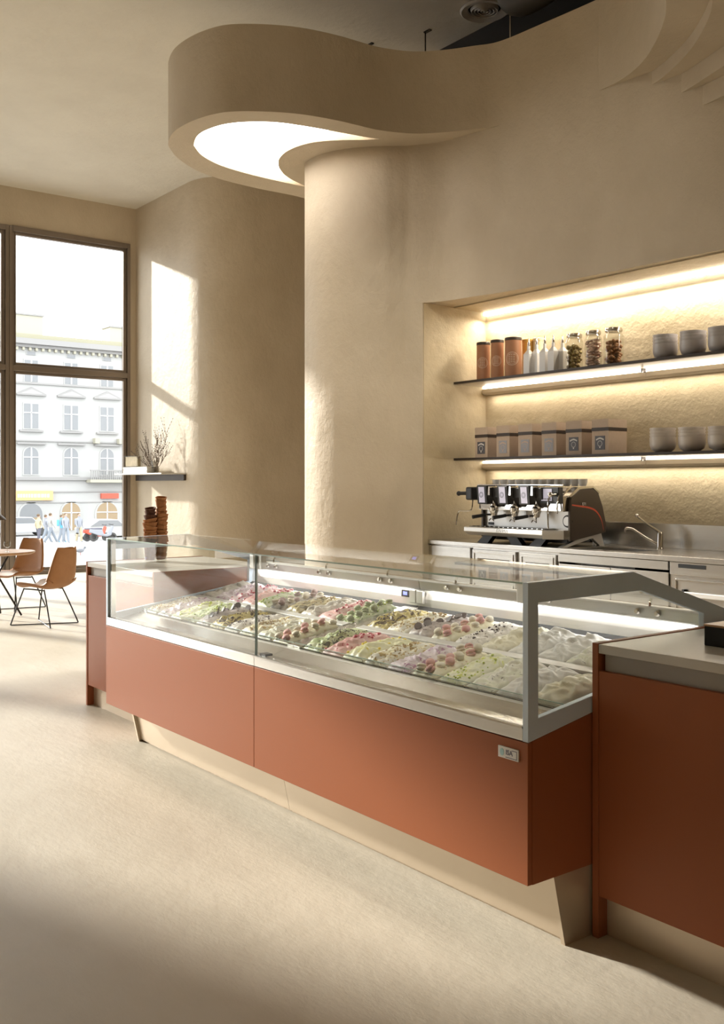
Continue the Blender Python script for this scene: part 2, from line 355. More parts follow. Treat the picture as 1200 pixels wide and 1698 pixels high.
# ------------------------------------------------------------------ niche lights and shelves
led = thing('niche_light', 'bright linear light strip in the top back corner of the niche', 'light', (-7.4, YN, ZN))
for a, b in ((-7.43, -4.86), (-4.83, -3.2)):
    box('diffuser', M['led'], led, a, b, YN-.05, YN-.001, ZN-.05, ZN-.013)
area('niche_light_output', (-5.3, YN-.09, ZN-.10), (-5.3, YN-.35, 0), 4.2, .05, 62)
def wallshelf(z, lab):
    t = thing('wall_shelf', lab, 'shelf', (-7.45, YN, z), 'niche shelves')
    sx = at_y(1022, 6.86)
    for a, b in ((-7.44, sx-.0015), (sx+.0015, -3.2)):
        box('shelf_board', M['shelf'], t, a, b, 6.86, YN-.001, z-.022, z)
        box('underside_panel', M['shelfpale'], t, a, b, 6.875, YN-.05, z-.026, z-.0221)
        box('light_strip', M['led'], t, a+.005, b-.005, YN-.055, YN-.03, z-.045, z-.0262)
        MB().prism([(YN-.001, z-.03), (YN-.03, z-.047), (YN-.055, z-.05), (YN-.06, z-.09), (YN-.04, z-.105), (YN-.001, z-.11)], a, b, 'x').build('wall_rail', M['shelfpale'], t)
    box('bracket', M['shelf'], t, sx-.006, sx+.006, 7.20, YN-.066, z-.06, z-.0261)
    area('shelf_light_output', (-5.3, YN-.075, z-.115), (-5.3, YN-.15, 0), 4.1, .03, 15)
    area('shelf_underlight_output', (-5.3, YN-.10, z-.055), (-5.3, YN-.35, z+.03), 4.1, .02, 5)
S1, S2 = 2.637, 1.864
wallshelf(S1, 'upper dark shelf with lit underside, holding tins and jars'); wallshelf(S2, 'lower dark shelf with lit underside, holding kraft boxes')
# tins
def tin(px0, px1, pytop, m, lab, y=6.99):
    x0, x1 = at_y(px0, y), at_y(px1, y); x = (x0+x1)/2; r = (px1-px0)/2/F*(y/ray(px0).y)*1.02; h = zz((px0+px1)/2, pytop, y)-S1
    t = thing('storage_tin', lab, 'tin', (x, y, S1), 'tins on the upper shelf')
    MB().lathe([(0, S1), (r, S1), (r, S1+h-.03), (0, S1+h-.03)], (x, y, 0), 32).build('body', m, t, smooth=True)
    MB().lathe([(r+.001, S1+h-.03), (r+.003, S1+h-.028), (r+.003, S1+h-.004), (r-.002, S1+h), (0, S1+h)], (x, y, 0), 32).build('lid', M['shelf'] if m == M['tin'] else m, t, smooth=True)
    # printed seal: rings laid on the curved side, facing the room
    an0 = math.atan2(-y, -x)-.15; rr = r*.82
    for q, (ra, rb) in enumerate(((rr, rr*.93), (rr*.8, rr*.76))):
        b = MB(); n = 28
        for i in range(n):
            pts = []
            for (rad, ii) in ((ra, i), (ra, i+1), (rb, i+1), (rb, i)):
                th = 2*PI*ii/n; u = rad*math.cos(th)/r; v = rad*math.sin(th)
                pts.append((x+(r+.0015)*math.cos(an0+u), y+(r+.0015)*math.sin(an0+u), S1+h*.45+v))
            b.face(pts)
        b.build('printed_ring', M['print'], t)
    b = MB()
    for k in (-2, -1, 0, 1, 2):
        for sgn in range(3):
            u0 = -.42+.28*sgn; u1 = u0+.2; z0 = S1+h*.45+k*r*.22
            b.face([(x+(r+.0015)*math.cos(an0+u), y+(r+.0015)*math.sin(an0+u), z) for u, z in ((u0, z0), (u1, z0), (u1, z0+.006), (u0, z0+.006))])
    b.build('printed_lines', M['print'], t)
tin(790.5, 812, 568, M['tin'], 'brown kraft tin with round seal, leftmost on upper shelf', 7.0)
tin(814, 834.5, 564, M['tin'], 'brown kraft tin with round seal, second from left on upper shelf', 7.0)
tin(837.5, 864, 560, M['tin'], 'tallest brown kraft tin with round seal, third from left on upper shelf', 7.0)
tin(866, 886, 563, M['tin2'], 'ochre yellow tin behind the white bottles', 7.16)
tin(884, 901, 561, M['tin3'], 'pale cream tin behind the white bottles', 7.18)
# oil bottles with spouts
def bottle(px, py, lab, y):
    x = at_y(px, y); top = zz(px, py, y); z = S1; h = top-z; s = .036
    t = thing('dispenser_bottle', lab, 'bottle', (x, y, z), 'white bottles with pouring spouts')
    b = MB()
    lv = [(s, 0), (s, h*.56), (s*.3, h*.68), (s*.3, h*.80)]
    for (a, za), (c, zc) in zip(lv, lv[1:]):
        for i in range(4):
            p = [(-1, -1), (1, -1), (1, 1), (-1, 1)]; q, q2 = p[i], p[(i+1) % 4]
            b.face([(x+q[0]*a, y+q[1]*a, z+za), (x+q2[0]*a, y+q2[1]*a, z+za), (x+q2[0]*c, y+q2[1]*c, z+zc), (x+q[0]*c, y+q[1]*c, z+zc)])
    b.face([(x-s, y-s, z), (x+s, y-s, z), (x+s, y+s, z), (x-s, y+s, z)])
    b.build('body', M['ceramic'], t)
    MB().lathe([(.013, h*.79+z), (.013, h*.88+z), (.007, h*.9+z), (.005, z+h)], (x, y, 0), 10).build('spout', M['chrome'], t, smooth=True)
for i, (px, py, y) in enumerate(((876.5, 561, 6.98), (889.5, 559, 7.02), (903, 557, 6.98), (917, 555, 6.98), (932.5, 556, 7.05))):
    bottle(px, py, '%s slim white bottle with chrome pouring spout, beside the glass jars' % ('first', 'second', 'middle', 'fourth', 'fifth')[i]+(' counted from the tins'), y)
# glass jars
JC = [mat('jar_fill_%d' % i, a, .5, alt=b, scale=30) for i, (a, b) in enumerate((((.22, .12, .05), (.30, .25, .06)), ((.62, .50, .42), (.50, .30, .22)), ((.20, .09, .03), (.34, .15, .05))))]
def jar(px0, px1, pyt, k, lab, y=7.02):
    x = at_y((px0+px1)/2, y); r = (px1-px0)/2/F*(y/ray(px0).y)*.98; h = zz((px0+px1)/2, pyt, y)-S1; z = S1
    t = thing('glass_jar', lab, 'jar', (x, y, z), 'glass jars on the upper shelf')
    MB().lathe([(0, z), (r*.95, z), (r, z+.01), (r, z+h*.78), (r*.78, z+h*.86), (r*.78, z+h*.9)], (x, y, 0), 28).build('glass_body', M['jar'], t, smooth=True)
    MB().lathe([(r*.83, z+h*.89), (r*.86, z+h*.9), (r*.86, z+h*.97), (r*.8, z+h), (0, z+h)], (x, y, 0), 28).build('lid', M['chrome'], t, smooth=True)
    rnd = random.Random(k); b = MB()
    lim = .7 if k != 1 else .8
    for i in range(110):
        a = rnd.random()*2*PI; rr = math.sqrt(rnd.random())*(r-.022); zq = z+.018+rnd.random()*(h*lim-.03)
        sc = (1, 1, 1) if k != 1 else (1.6, .8, .7)
        b.ball((x+rr*math.cos(a), y+rr*math.sin(a), zq), .017, sc, 8)
    b.build('contents', JC[k], t, smooth=True, kind='stuff')
    MB().tube([(x+r*.8, y-r*.4, z+h*.88), (x+r*.98, y-r*.45, z+h*.84), (x+r*.98, y-r*.45, z+h*.74)], .004, 6).build('clasp', M['chrome'], t)
jar(937, 967, 554, 0, 'clip-top glass jar of brown and green nuts, leftmost jar'); jar(969, 998, 549, 1, 'clip-top glass jar of pale pink sweets, middle jar', 7.0); jar(1000.5, 1034, 544, 2, 'largest glass jar of dark brown nuts, rightmost jar', 6.99)
# stacks of bowls, bowl by bowl
def bowlstack(px0, px1, pyt, sz, m, n, where, nm, y=7.02):
    x = at_y((px0+px1)/2, y); r = (px1-px0)/2/F*(y/ray(px0).y); h = zz((px0+px1)/2, pyt, y)-sz
    hb = h*.62; step = (h-hb)/(n-1)
    for k in range(n):
        z = sz+k*step+ (.0 if k == 0 else .0)
        prof = [(0, 0), (r*.55, 0), (r*.6, .006), (r*.88, hb*.22), (r*.985, hb*.5), (r, hb), (r*.955, hb), (r*.94, hb*.5), (r*.82, hb*.26), (r*.5, .03), (0, .022)] if k == 0 else \
               [(r*.80, hb*.70), (r*.93, hb*.76), (r*.955, hb*.84), (r*.995, hb*.92), (r, hb), (r*.955, hb), (r*.90, hb*.84), (r*.75, hb*.74), (r*.80, hb*.70)]
        o = MB().lathe([(a, z+b) for a, b in prof], (x, y, 0), 36).build(nm, m, None, smooth=True)
        pos = ('bottom', 'second', 'third', 'top')[k] if n == 4 else ('bottom', 'middle', 'top')[k]
        tag(o, '%s %s of the %s' % (pos, nm.replace('_', ' '), where), 'bowl', 'stacked bowls on the niche shelves')
        o.location = (0, 0, 0)
bowlstack(1082.5, 1122.5, 556, S1, M['stone'], 4, 'left grey stack on upper shelf', 'stoneware_bowl')
bowlstack(1127.5, 1170, 550, S1, M['stone'], 4, 'middle grey stack on upper shelf', 'stoneware_bowl')
bowlstack(1174.5, 1219, 543, S1, M['stone'], 4, 'right grey stack cut by the photo edge, upper shelf', 'stoneware_bowl')
bowlstack(1077.5, 1119.5, 710, S2, M['stone2'], 4, 'left taupe stack on lower shelf', 'ceramic_bowl')
bowlstack(1125, 1168.5, 708.5, S2, M['stone2'], 4, 'middle taupe stack on lower shelf', 'ceramic_bowl')
bowlstack(1174.5, 1221, 707, S2, M['stone2'], 4, 'right taupe stack cut by the photo edge, lower shelf', 'ceramic_bowl')
# kraft boxes
BX = [(787.5, 808, 709, 'lab1'), (823, 844.5, 706, 'lab2'), (859, 882, 703.5, 'lab2'), (898, 922, 701, 'lab2'), (938, 964, 698.5, 'lab1'), (981, 1008.5, 695.5, 'lab1')]
for i, (p0, p1, pt, lb) in enumerate(BX):
    y0 = 6.90; x0, x1 = at_y(p0, y0), at_y(p1, y0); h = zz(p0, pt, y0)-S2-.002; d = .25; z = S2
    pos = ('leftmost', 'second from left', 'third from left', 'third from right', 'second from right', 'rightmost')[i]
    t = thing('gift_box', 'kraft card box with dark ribbon and %s label, %s on lower shelf' % ('dark grey' if lb == 'lab1' else 'light grey', pos), 'box', ((x0+x1)/2, y0+d/2, z), 'kraft boxes on the lower shelf')
    box('body', M['kraft'], t, x0, x1, y0, y0+d, z, z+h*.66)
    box('ribbon', M['ribbon'], t, x0-.002, x1+.002, y0-.002, y0+d+.002, z+h*.66, z+h*.76)
    box('lid', M['kraft'], t, x0-.001, x1+.001, y0-.001, y0+d+.001, z+h*.76, z+h)
    w_ = x1-x0; c = (x0+x1)/2
    l = box('label_plate', M[lb], t, c-w_*.3, c+w_*.3, y0-.003, y0-.0005, z+h*.12, z+h*.52)
    b = MB()
    for k in range(7):
        u = (k-3)/3*.2*w_; zc_ = z+h*.43-abs(k-3)**1.6*.002
        b.box(c+u-w_*.025, c+u+w_*.025, y0-.0045, y0-.003, zc_, zc_+.014)
    b.box(c-w_*.03, c+w_*.03, y0-.0045, y0-.003, z+h*.17, z+h*.21)
    for k in range(12):
        a = 2*PI*k/12; b.box(c+w_*.13*math.cos(a)-.003, c+w_*.13*math.cos(a)+.003, y0-.0045, y0-.003, z+h*.3+w_*.13*math.sin(a)-.003, z+h*.3+w_*.13*math.sin(a)+.003)
    b.build('label_print', M['print'] if lb == 'lab2' else M['white'], l)
# ------------------------------------------------------------------ back bar
WZ = 1.05; YF = 6.51
wt = thing('bar_worktop', 'long stainless steel worktop of the back bar in the niche', 'worktop', (-7.45, YF, WZ-.04))
sx0, sx1, sy0, sy1 = at_y(962, 6.75), at_y(1062, 6.75), 6.68, 7.05
MB().holed([(-7.44, YF), (-2.6, YF), (-2.6, YN-.001), (-7.44, YN-.001)], [(sx0, sy0), (sx1, sy0), (sx1, sy1), (sx0, sy1)], WZ-.04, WZ).build('top_plate', M['steel'], wt, bevel=.004)
sk = MB(); sk.box(sx0, sx1, sy0, sy0+.006, WZ-.2, WZ-.003).box(sx0, sx1, sy1-.006, sy1, WZ-.2, WZ-.003).box(sx0, sx0+.006, sy0, sy1, WZ-.2, WZ-.003).box(sx1-.006, sx1, sy0, sy1, WZ-.2, WZ-.003).box(sx0, sx1, sy0, sy1, WZ-.21, WZ-.2)
sk.build('sink_basin', M['steel'], wt)
xb0 = at_y(1000, 7.3)-.12
sp_ = thing('splashback', 'low stainless steel splashback behind the tap', 'splashback', (xb0, YN, WZ))
box('panel', M['steel'], sp_, xb0, -2.6, YN-.03, YN-.002, WZ, WZ+.21, bevel=.004)
def front(t, x0, x1, z0, z1, y, nm, m=M['steel']): return box(nm, m, t, x0+.004, x1-.004, y, y+.02, z0, z1, bevel=.003)
cab_l = 'stainless steel cabinet '
def cabinet(px0, px1, lab, kind):
    x0, x1 = max(-7.443, at_y(px0, YF)), at_y(px1, YF); z1 = WZ-.042
    t = thing('base_cabinet', lab, 'cabinet', ((x0+x1)/2, YF+.3, 0), 'steel back bar cabinets')
    box('carcass', M['steel'], t, x0+.001, x1-.001, YF+.035, YF+.66, .1, z1 if kind != 'apron' else .82); box('toe_kick', M['gap'], t, x0+.01, x1-.01, YF+.08, YF+.6, 0, .1)
    y = YF+.012
    if kind == 'blank': front(t, x0, x1, .12, z1-.01, y, 'door')
    if kind == 'drawer':
        for k, (za, zb) in enumerate(((z1-.27, z1-.02), (z1-.56, z1-.30), (.12, z1-.59))):
            d = front(t, x0+.02, x1-.02, za, zb, y, 'drawer')
            b = MB(); a, c_, e, g = x0+.05, x1-.05, za+.025, zb-.025; q = .008
            b.box(a, c_, y-.008, y, g-q, g).box(a, c_, y-.008, y, e, e+q).box(a, a+q, y-.008, y, e+q, g-q).box(c_-q, c_, y-.008, y, e+q, g-q); b.build('raised_edge', M['chrome'], d)
            box('handle_slot', M['gap'], d, a+.05, c_-.05, y-.003, y+.001, g-.09, g-.055); box('pull', M['chrome'], d, a+.08, c_-.05, y-.02, y-.003, g-.10, g-.085)
    if kind == 'apron':
        box('apron', M['steel'], t, x0+.004, x1-.004, y, y+.02, z1-.07, z1-.004)
        c_ = (x0+x1)/2
        front(t, x0, c_, .12, z1-.09, y+.006, 'door'); front(t, c_, x1, .12, z1-.09, y+.006, 'door')
    if kind == 'fridge':
        d = front(t, x0+.01, x1-.02, z1-.1, z1-.004, y, 'top_rail')
        box('handle_slot', M['gap'], d, x0+.09, x0+.33, y-.002, y+.002, z1-.045, z1-.015)
        for k, (za, zb) in enumerate(((z1-.45, z1-.13), (.12, z1-.48))):
            d = front(t, x0+.06, x1-.04, za, zb, y, 'drawer')
            a, c_, e, g = x0+.07, x1-.05, za+.01, zb-.005; q = .008
            MB().box(a, c_, y-.012, y, g-q, g).box(a, a+q, y-.012, y, e+q, g-q).build('raised_edge', M['chrome'], d)
            box('handle', M['satin'], d, x0+.16, x1-.12, y-.03, y-.001, g-.125, g-.085, bevel=.006); box('handle_cap', M['gap'], d, x0+.14, x0+.16, y-.03, y-.001, g-.13, g-.07)
cabinet(708, 778, cab_l+'with plain front at the left end of the back bar', 'blank')
cabinet(778, 856, cab_l+'with handled drawer under the left half of the coffee machine', 'drawer')
cabinet(856, 923, cab_l+'with handled drawer under the right half of the coffee machine', 'drawer')
cabinet(923, 1106, cab_l+'with two doors below the sink', 'apron')
cabinet(1106, 1230, cab_l+'with wide handled drawers right of the sink', 'fridge')
cabinet(1230, 1370, cab_l+'at the far right, beyond the wide handled drawers', 'fridge')
# tap
xt = at_y(1094, 7.12); yt = 7.12
t = thing('mixer_tap', 'chrome mixer tap with long lever on the steel worktop', 'tap', (xt, yt, WZ))
MB().lathe([(0, WZ), (.032, WZ), (.03, WZ+.01), (.026, WZ+.02), (.025, WZ+.13), (.02, WZ+.145), (0, WZ+.15)], (xt, yt, 0), 20).build('body', M['chrome'], t, smooth=True)
MB().tube(smoothpath([(xt, yt, WZ+.03), (xt-.10, yt-.07, WZ+.1), (xt-.19, yt-.12, WZ+.165), (xt-.235, yt-.15, WZ+.17), (xt-.243, yt-.155, WZ+.14)], 4), .010, 10).build('spout', M['chrome'], t, smooth=True)
MB().tube([(xt, yt, WZ+.14), (xt-.09, yt-.03, WZ+.20), (xt-.19, yt-.06, WZ+.275)], .011, 8, .008).ball((xt-.19, yt-.06, WZ+.28), .016).build('lever', M['chrome'], t, smooth=True)
# ------------------------------------------------------------------ espresso machine
def machine():
    XR = -5.755; XL = -6.86; yf = 6.68
    t = thing('espresso_machine', 'three-group chrome espresso machine with taupe side panels and red stripe', 'coffee machine', ((XL+XR)/2, 6.9, WZ))
    side = [(6.68, 1.10), (7.16, 1.17), (7.17, 1.23), (7.12, 1.40), (7.06, 1.52), (6.98, 1.565), (6.80, 1.555), (6.70, 1.50), (6.68, 1.40)]
    for s, (a, b) in enumerate(((XR-.03, XR), (XL, XL+.03))):
        pn = MB().prism(side, a, b, 'x').build('side_panel', M['machine'], t, bevel=.008)
        if s == 0:
            pts = [(6.70, 1.425), (6.80, 1.415), (6.93, 1.40), (7.02, 1.37), (7.09, 1.30), (7.125, 1.20)]
            b_ = MB(); sp = smoothpath(pts, 5)
            for (y0, z0), (y1, z1) in zip(sp, sp[1:]): b_.face([(XR+.0015, y0, z0), (XR+.0015, y1, z1), (XR+.0015, y1, z1-.012-.018*(y1-6.7)), (XR+.0015, y0, z0-.012-.018*(y0-6.7))])
            b_.build('red_stripe', M['redline'], pn, label='thin red curved stripe')
            text('lettering', 'E71', M['white'], pn, .035, (XR+.003, 6.86, 1.425), (PI/2, 0, PI/2))
    # chrome shoulder trims, body, hood
    MB().prism([(6.66, 1.50), (6.78, 1.575), (6.98, 1.585), (7.07, 1.53), (7.06, 1.515), (6.98, 1.567), (6.80, 1.557), (6.68, 1.485)], XR-.05, XR+.004, 'x').build('chrome_shoulder', M['chrome'], t)
    MB().prism([(6.62, 1.36), (6.62, 1.50), (6.68, 1.57), (6.98, 1.58), (7.06, 1.52), (7.12, 1.38), (7.12, 1.20), (6.75, 1.16), (6.75, 1.36)], XL+.031, XR-.031, 'x').build('body', M['chrome'], t, bevel=.006)
    box('backsplash_panel', M['satin'], t, XL+.031, XR-.031, 6.71, 6.749, 1.175, 1.40)
    box('cup_rail', M['chrome'], t, XL+.0, XR-.04, 6.63, 6.645, 1.585, 1.60, bevel=.003)
    # drip tray
    tr = MB().prism([(6.50, 1.155), (6.50, 1.195), (6.52, 1.2), (6.74, 1.2), (6.74, 1.12), (6.56, 1.12)], XL-.05, XR-.16, 'x').build('drip_tray', M['satin'], t, bevel=.006)
    MB().prism([(XR-.16, 6.50), (XR-.005, 6.60), (XR-.005, 6.74), (XR-.16, 6.74)], 1.12, 1.198).build('tray_corner', M['chrome'], t)
    box('tray_grille', M['gap'], tr, XL-.02, XR-.18, 6.54, 6.70, 1.2001, 1.203)
    for k in range(16):
        xx = XL+.01+k*(XR-XL-.22)/15; box('bar', M['chrome'], tr, xx, xx+.018, 6.54, 6.70, 1.203, 1.208)
    text('lettering', 'FAEMA', M['chrome'], tr, .045, ((XL+XR)/2-.1, 6.499, 1.176), (PI/2, 0, 0), .002)
    # feet
    for xa, s in ((XL+.12, -1), (XL+.42, 1), (XR-.32, -1)):
        MB().prism([(xa, 1.12), (xa+.12, 1.12), (xa+.12+s*.07, WZ), (xa+s*.07-.02, WZ)], 6.60, 6.66, 'y').build('foot', M['black'], t)
    MB().prism([(6.58, WZ), (6.66, WZ), (7.0, 1.12), (7.10, WZ), (7.16, WZ), (7.12, 1.16), (6.80, 1.115)], XR-.06, XR-.02, 'x').build('foot', M['satin'], t, label='satin metal side foot')
    box('underbody', M['black'], t, XL+.05, XR-.07, 6.72, 7.10, 1.08, 1.165)
    # groups
    gx = [at_y(p, 6.55) for p in (806, 840, 876)]
    for k, xg in enumerate(gx):
        g = MB().prism([(6.50, 1.415), (6.485, 1.585), (6.50, 1.592), (6.60, 1.592), (6.62, 1.42)], xg-.065, xg+.065, 'x').build('group_display', M['black'], t, bevel=.008)
        scn = MB().face([(xg-.038, 6.4985, 1.43), (xg+.038, 6.4985, 1.43), (xg+.038, 6.4845, 1.575), (xg-.038, 6.4845, 1.575)]).build('screen', M['screen'], g)
        scn.location.y -= .002
        for q, rr in enumerate((.026, .016)):
            c = MB(); 
            for i in range(16):
                a0, a1 = 2*PI*i/16, 2*PI*(i+1)/16
                c.face([(xg+r_*math.cos(a), 6.4865-.003, 1.503+r_*math.sin(a)) for r_, a in ((rr, a0), (rr, a1), (rr*.8, a1), (rr*.8, a0))])
            c.build('dial_mark', M['lab1'], g)
        # chrome chute to the right of the display with dark inside
        xc = xg+.13
        MB().prism([(6.50, 1.58), (6.50, 1.50), (6.60, 1.385), (6.66, 1.385), (6.66, 1.58)], xc-.065, xc-.035, 'x').build('chrome_cowl', M['chrome'], t)
        MB().prism([(6.53, 1.57), (6.54, 1.48), (6.62, 1.39), (6.66, 1.39), (6.66, 1.57)], xc-.035, xc+.04, 'x').build('dark_cowl', M['black'], t, bevel=.01)
        # group head and portafilter
        MB().lathe([(0, 1.335), (.036, 1.335), (.042, 1.35), (.042, 1.385), (.03, 1.40), (.03, 1.425), (0, 1.425)], (xg+.03, 6.62, 0), 20).build('group_head', M['chrome'], t, smooth=True)
        pf = MB().lathe([(0, 1.30), (.03, 1.302), (.034, 1.334), (0, 1.334)], (xg+.03, 6.62, 0), 20).build('portafilter', M['chrome'], t, smooth=True)
        MB().tube([(xg+.02, 6.60, 1.318), (xg-.005, 6.545, 1.315)], .010, 8).build('neck', M['chrome'], pf)
        MB().tube([(xg-.005, 6.545, 1.315), (xg-.03, 6.50, 1.306), (xg-.06, 6.43, 1.295)], .015, 10, .018).build('handle', M['black'], pf, smooth=True)
        MB().tube([(xg+.03, 6.62, 1.302), (xg+.03, 6.60, 1.27)], .008, 6).tube([(xg+.015, 6.60, 1.285), (xg-.0, 6.585, 1.26)], .006, 6).tube([(xg+.045, 6.60, 1.285), (xg+.06, 6.585, 1.26)], .006, 6).build('pouring_spout', M['chrome'], pf)
    xs = at_y(907, 6.55)
    s = box('control_display', M['black'], t, xs-.09, xs+.12, 6.56, 6.62, 1.43, 1.575, bevel=.006)
    box('screen', M['screen'], s, xs-.075, xs+.045, 6.555, 6.559, 1.455, 1.56)
    for k in range(4): box('key', M['lab2'], s, xs-.065+k*.028, xs-.045+k*.028, 6.552, 6.5549, 1.465, 1.477)
    # steam knobs and wands
    for xk, nm in ((XL-.02, 'left'), (xs+.09, 'right')):
        MB().tube([(xk-.02, 6.56, 1.515), (xk-.13, 6.53, 1.512)] if nm == 'left' else [(xk, 6.58, 1.515), (xk, 6.50, 1.51)], .018, 10).ball((xk-.13, 6.53, 1.512) if nm == 'left' else (xk, 6.49, 1.51), .024).build('steam_knob', M['black'] if nm == 'left' else M['chrome'], t, smooth=True)
    box('knob_housing', M['black'], t, XL-.06, XL+.03, 6.53, 6.66, 1.45, 1.575, bevel=.015)
    MB().tube(smoothpath([(XL-.01, 6.58, 1.45), (XL-.01, 6.56, 1.36), (XL-.05, 6.53, 1.345), (XL-.11, 6.50, 1.345), (XL-.13, 6.49, 1.30), (XL-.14, 6.48, 1.21)], 4), .007, 8).build('steam_wand', M['chrome'], t, smooth=True)
    for dx in (0.02, .125):
        MB().tube(smoothpath([(xs+dx, 6.56, 1.50), (xs+dx, 6.54, 1.44), (xs+dx+.005, 6.53, 1.35), (xs+dx+.01, 6.53, 1.215 if dx < .1 else 1.38)], 4), .007, 8).build('steam_wand', M['chrome'], t, smooth=True)
    MB().lathe([(0, -.012), (.045, -.012), (.055, -.006), (.055, 0), (0, 0)], (at_y(940, 6.70), 6.71, 1.275), 28, Matrix.Rotation(-PI/2, 4, 'X')).build('pressure_gauge', M['black'], t, smooth=True)
    MB().lathe([(0, -.015), (.04, -.015), (.042, -.012), (0, -.012)], (at_y(940, 6.70), 6.71, 1.275), 28, Matrix.Rotation(-PI/2, 4, 'X')).build('gauge_face', M['satin'], t, smooth=True)
    box('name_plate', M['black'], t, XL+.07, XL+.145, 6.706, 6.7099, 1.215, 1.24)
machine()
for i in range(12):     # cups on the warmer
    px = 823+i*13.0; y = 6.80; x = at_y(px, y)
    z = 1.5835
    c0 = MB().lathe([(0, z), (.024, z), (.028, z+.004), (.038, z+.03), (.041, z+.062), (.038, z+.062), (.034, z+.03), (.02, z+.01), (0, z+.008)], (x, y, 0), 20)
    c0.build('espresso_cup', M['ceramic'], None, smooth=True)
    tag(bpy.context.scene.collection.objects[-1], 'small cup on top of the espresso machine, %s from left in the row' % (ORD+('eleventh', 'twelfth'))[i], 'cup', 'cups on the espresso machine')
# ------------------------------------------------------------------ the gelato cases
yF = 2.46; XRc = -2.302; XLc = -5.813; XM = -4.064
PLATE = [(yF, .733), (yF, 1.269), (3.022, 1.277), (3.71, 1.067), (3.71, .952)]
OPEN = [(2.51, .809), (2.51, 1.20), (3.066, 1.205), (3.466, 1.089), (3.466, .945)]
def dz(y): return .798+.175*(y-2.665)
def case(x0, x1, end, lab):
    t = thing('gelato_display_case', lab, 'display case', ((x0+x1)/2, 3.0, 0), 'joined gelato display cases')
    s = 1 if end == 'right' else -1; xe = x1 if s > 0 else x0
    ia, ib = (x0+.001, x1-.026) if s > 0 else (x0+.026, x1-.001)
    # red panels
    box('front_panel', M['red'], t, x0+.0015, x1-.0015, yF, yF+.02, .252, .731, bevel=.0015)
    e0, e1 = sorted((xe, xe-s*.025))
    MB().prism([(yF+.0205, .252), (3.70, .252), (3.70, .949), (yF+.0205, .7345)], e0, e1, 'x').build('end_panel', M['red'], t)
    MB().prism([(yF+.021, .262), (3.69, .262), (3.69, .90), (3.5, .78), (2.7, .66), (yF+.021, .70)], ia, ib, 'x').build('body', M['satin'], t)
    # plinth, leaning inwards towards the floor
    pa, pb = (x0+.001, x1-.022) if s > 0 else (x0+.068, x1-.001)
    sp = -4.06+.0 ; js = at_y(479, 2.70)
    MB().prism([(2.61, .2515), (3.6, .2515), (3.6, 0), (2.674, 0), (2.674, .012), (2.662, .012)], pa, pb, 'x').build('plinth', M['bronze'], t)
    qa, qb = (x1-.021, x1-.003) if s > 0 else (x0+.048, x0+.067)
    MB().prism([(2.59, .2515), (3.6, .2515), (3.6, 0), (2.648, 0)], qa, qb, 'x').build('plinth_end', M['bronze'], t)
    # sill: steel strip, lip and inner ledge
    MB().prism([(yF, .735), (yF, .783), (yF+.006, .786), (yF+.03, .786), (yF+.034, .772), (yF+.10, .776), (2.655, .799), (2.655, .70), (yF+.021, .70), (yF+.021, .735)], ia, ib, 'x').build('sill', M['steel'], t, bevel=.0015)
    MB().prism([(yF-.003, .7765), (yF+.001, .7765), (yF+.001, .784), (yF-.003, .784)], ia, ib, 'x').build('sill_lip', M['chrome'], t)
    # deck: border strips around the tub wells, centre bar
    L0, L1 = x0+.0545, x1-.0545
    def strip(ya, yb, xa, xb, nm, m=M['satin'], th=.03, lift=0):
        MB().prism([(ya, dz(ya)+lift), (yb, dz(yb)+lift), (yb, dz(yb)-th), (ya, dz(ya)-th)], xa, xb, 'x').build(nm, m, t, bevel=.0015)
    strip(2.6551, 2.684, ia, ib, 'deck_front_strip'); strip(3.026, 3.074, L0, L1, 'deck_centre_bar', M['white_metal'], .02, .014); strip(3.418, 3.44, L0, L1, 'deck_back_strip')
    strip(2.6845, 3.44, ia, L0, 'deck_side_strip', M['steel'], .03, .01); strip(2.6845, 3.44, L1, ib, 'deck_side_strip', M['steel'], .03, .01)
    MB().prism([(2.685, dz(2.685)-.06), (3.418, dz(3.418)-.06), (3.418, dz(3.418)-.065), (2.685, dz(2.685)-.065)], L0, L1, 'x').build('well_floor', M['steel'], t)
    MB().prism([(3.44, dz(3.44)-.02), (3.49, .945), (3.49, .90), (3.44, .90)], ia, ib, 'x').build('air_slot', M['gap'], t)
    MB().prism([(3.49, .90), (3.49, .985), (3.50, 1.03), (3.70, 1.03), (3.70, .90)], ia, ib, 'x').build('back_wall', M['satin'], t)
    rl = MB().prism([(3.50, 1.040), (3.49, 1.080), (3.50, 1.086), (3.55, 1.086), (3.58, 1.0305), (3.50, 1.0305)], ia, ib, 'x').build('canopy_rail', M['white_metal'], t, bevel=.003)
    # glass
    g0, g1 = (x0+.004, x1-.027) if s > 0 else (x0+.027, x1-.004)
    def pane(nm, q):
        o = MB().prism(q, g0, g1, 'x').build(nm, M['glass'], t); return o
    fg = pane('front_glass', [(yF+.010, .787), (yF+.016, .787), (yF+.016, 1.262), (yF+.010, 1.262)])
    tg = pane('top_glass', [(yF+.002, 1.2635), (3.02, 1.2705), (3.02, 1.2765), (yF+.002, 1.2695)])
    rg = pane('rear_glass', [(3.024, 1.2695), (3.53, 1.093), (3.532, 1.099), (3.026, 1.2755)])
    box('glass_edge', M['gedge'], tg, g0, g1, yF-.0005, yF+.0019, 1.2635, 1.2695)
    xin = g0 if s > 0 else g1
    box('glass_edge', M['gedge'], fg, min(xin, xin-s*.007), max(xin, xin-s*.007), yF+.008, yF+.018, .787, 1.262)
    pane('inner_glass', [(2.672, dz(2.672)+.001), (2.690, .822), (2.695, .822), (2.677, dz(2.677)+.001)]) 
    box('glass_edge', M['gedge'], fg, g0, g1, 2.6895, 2.6945, .8221, .8245)
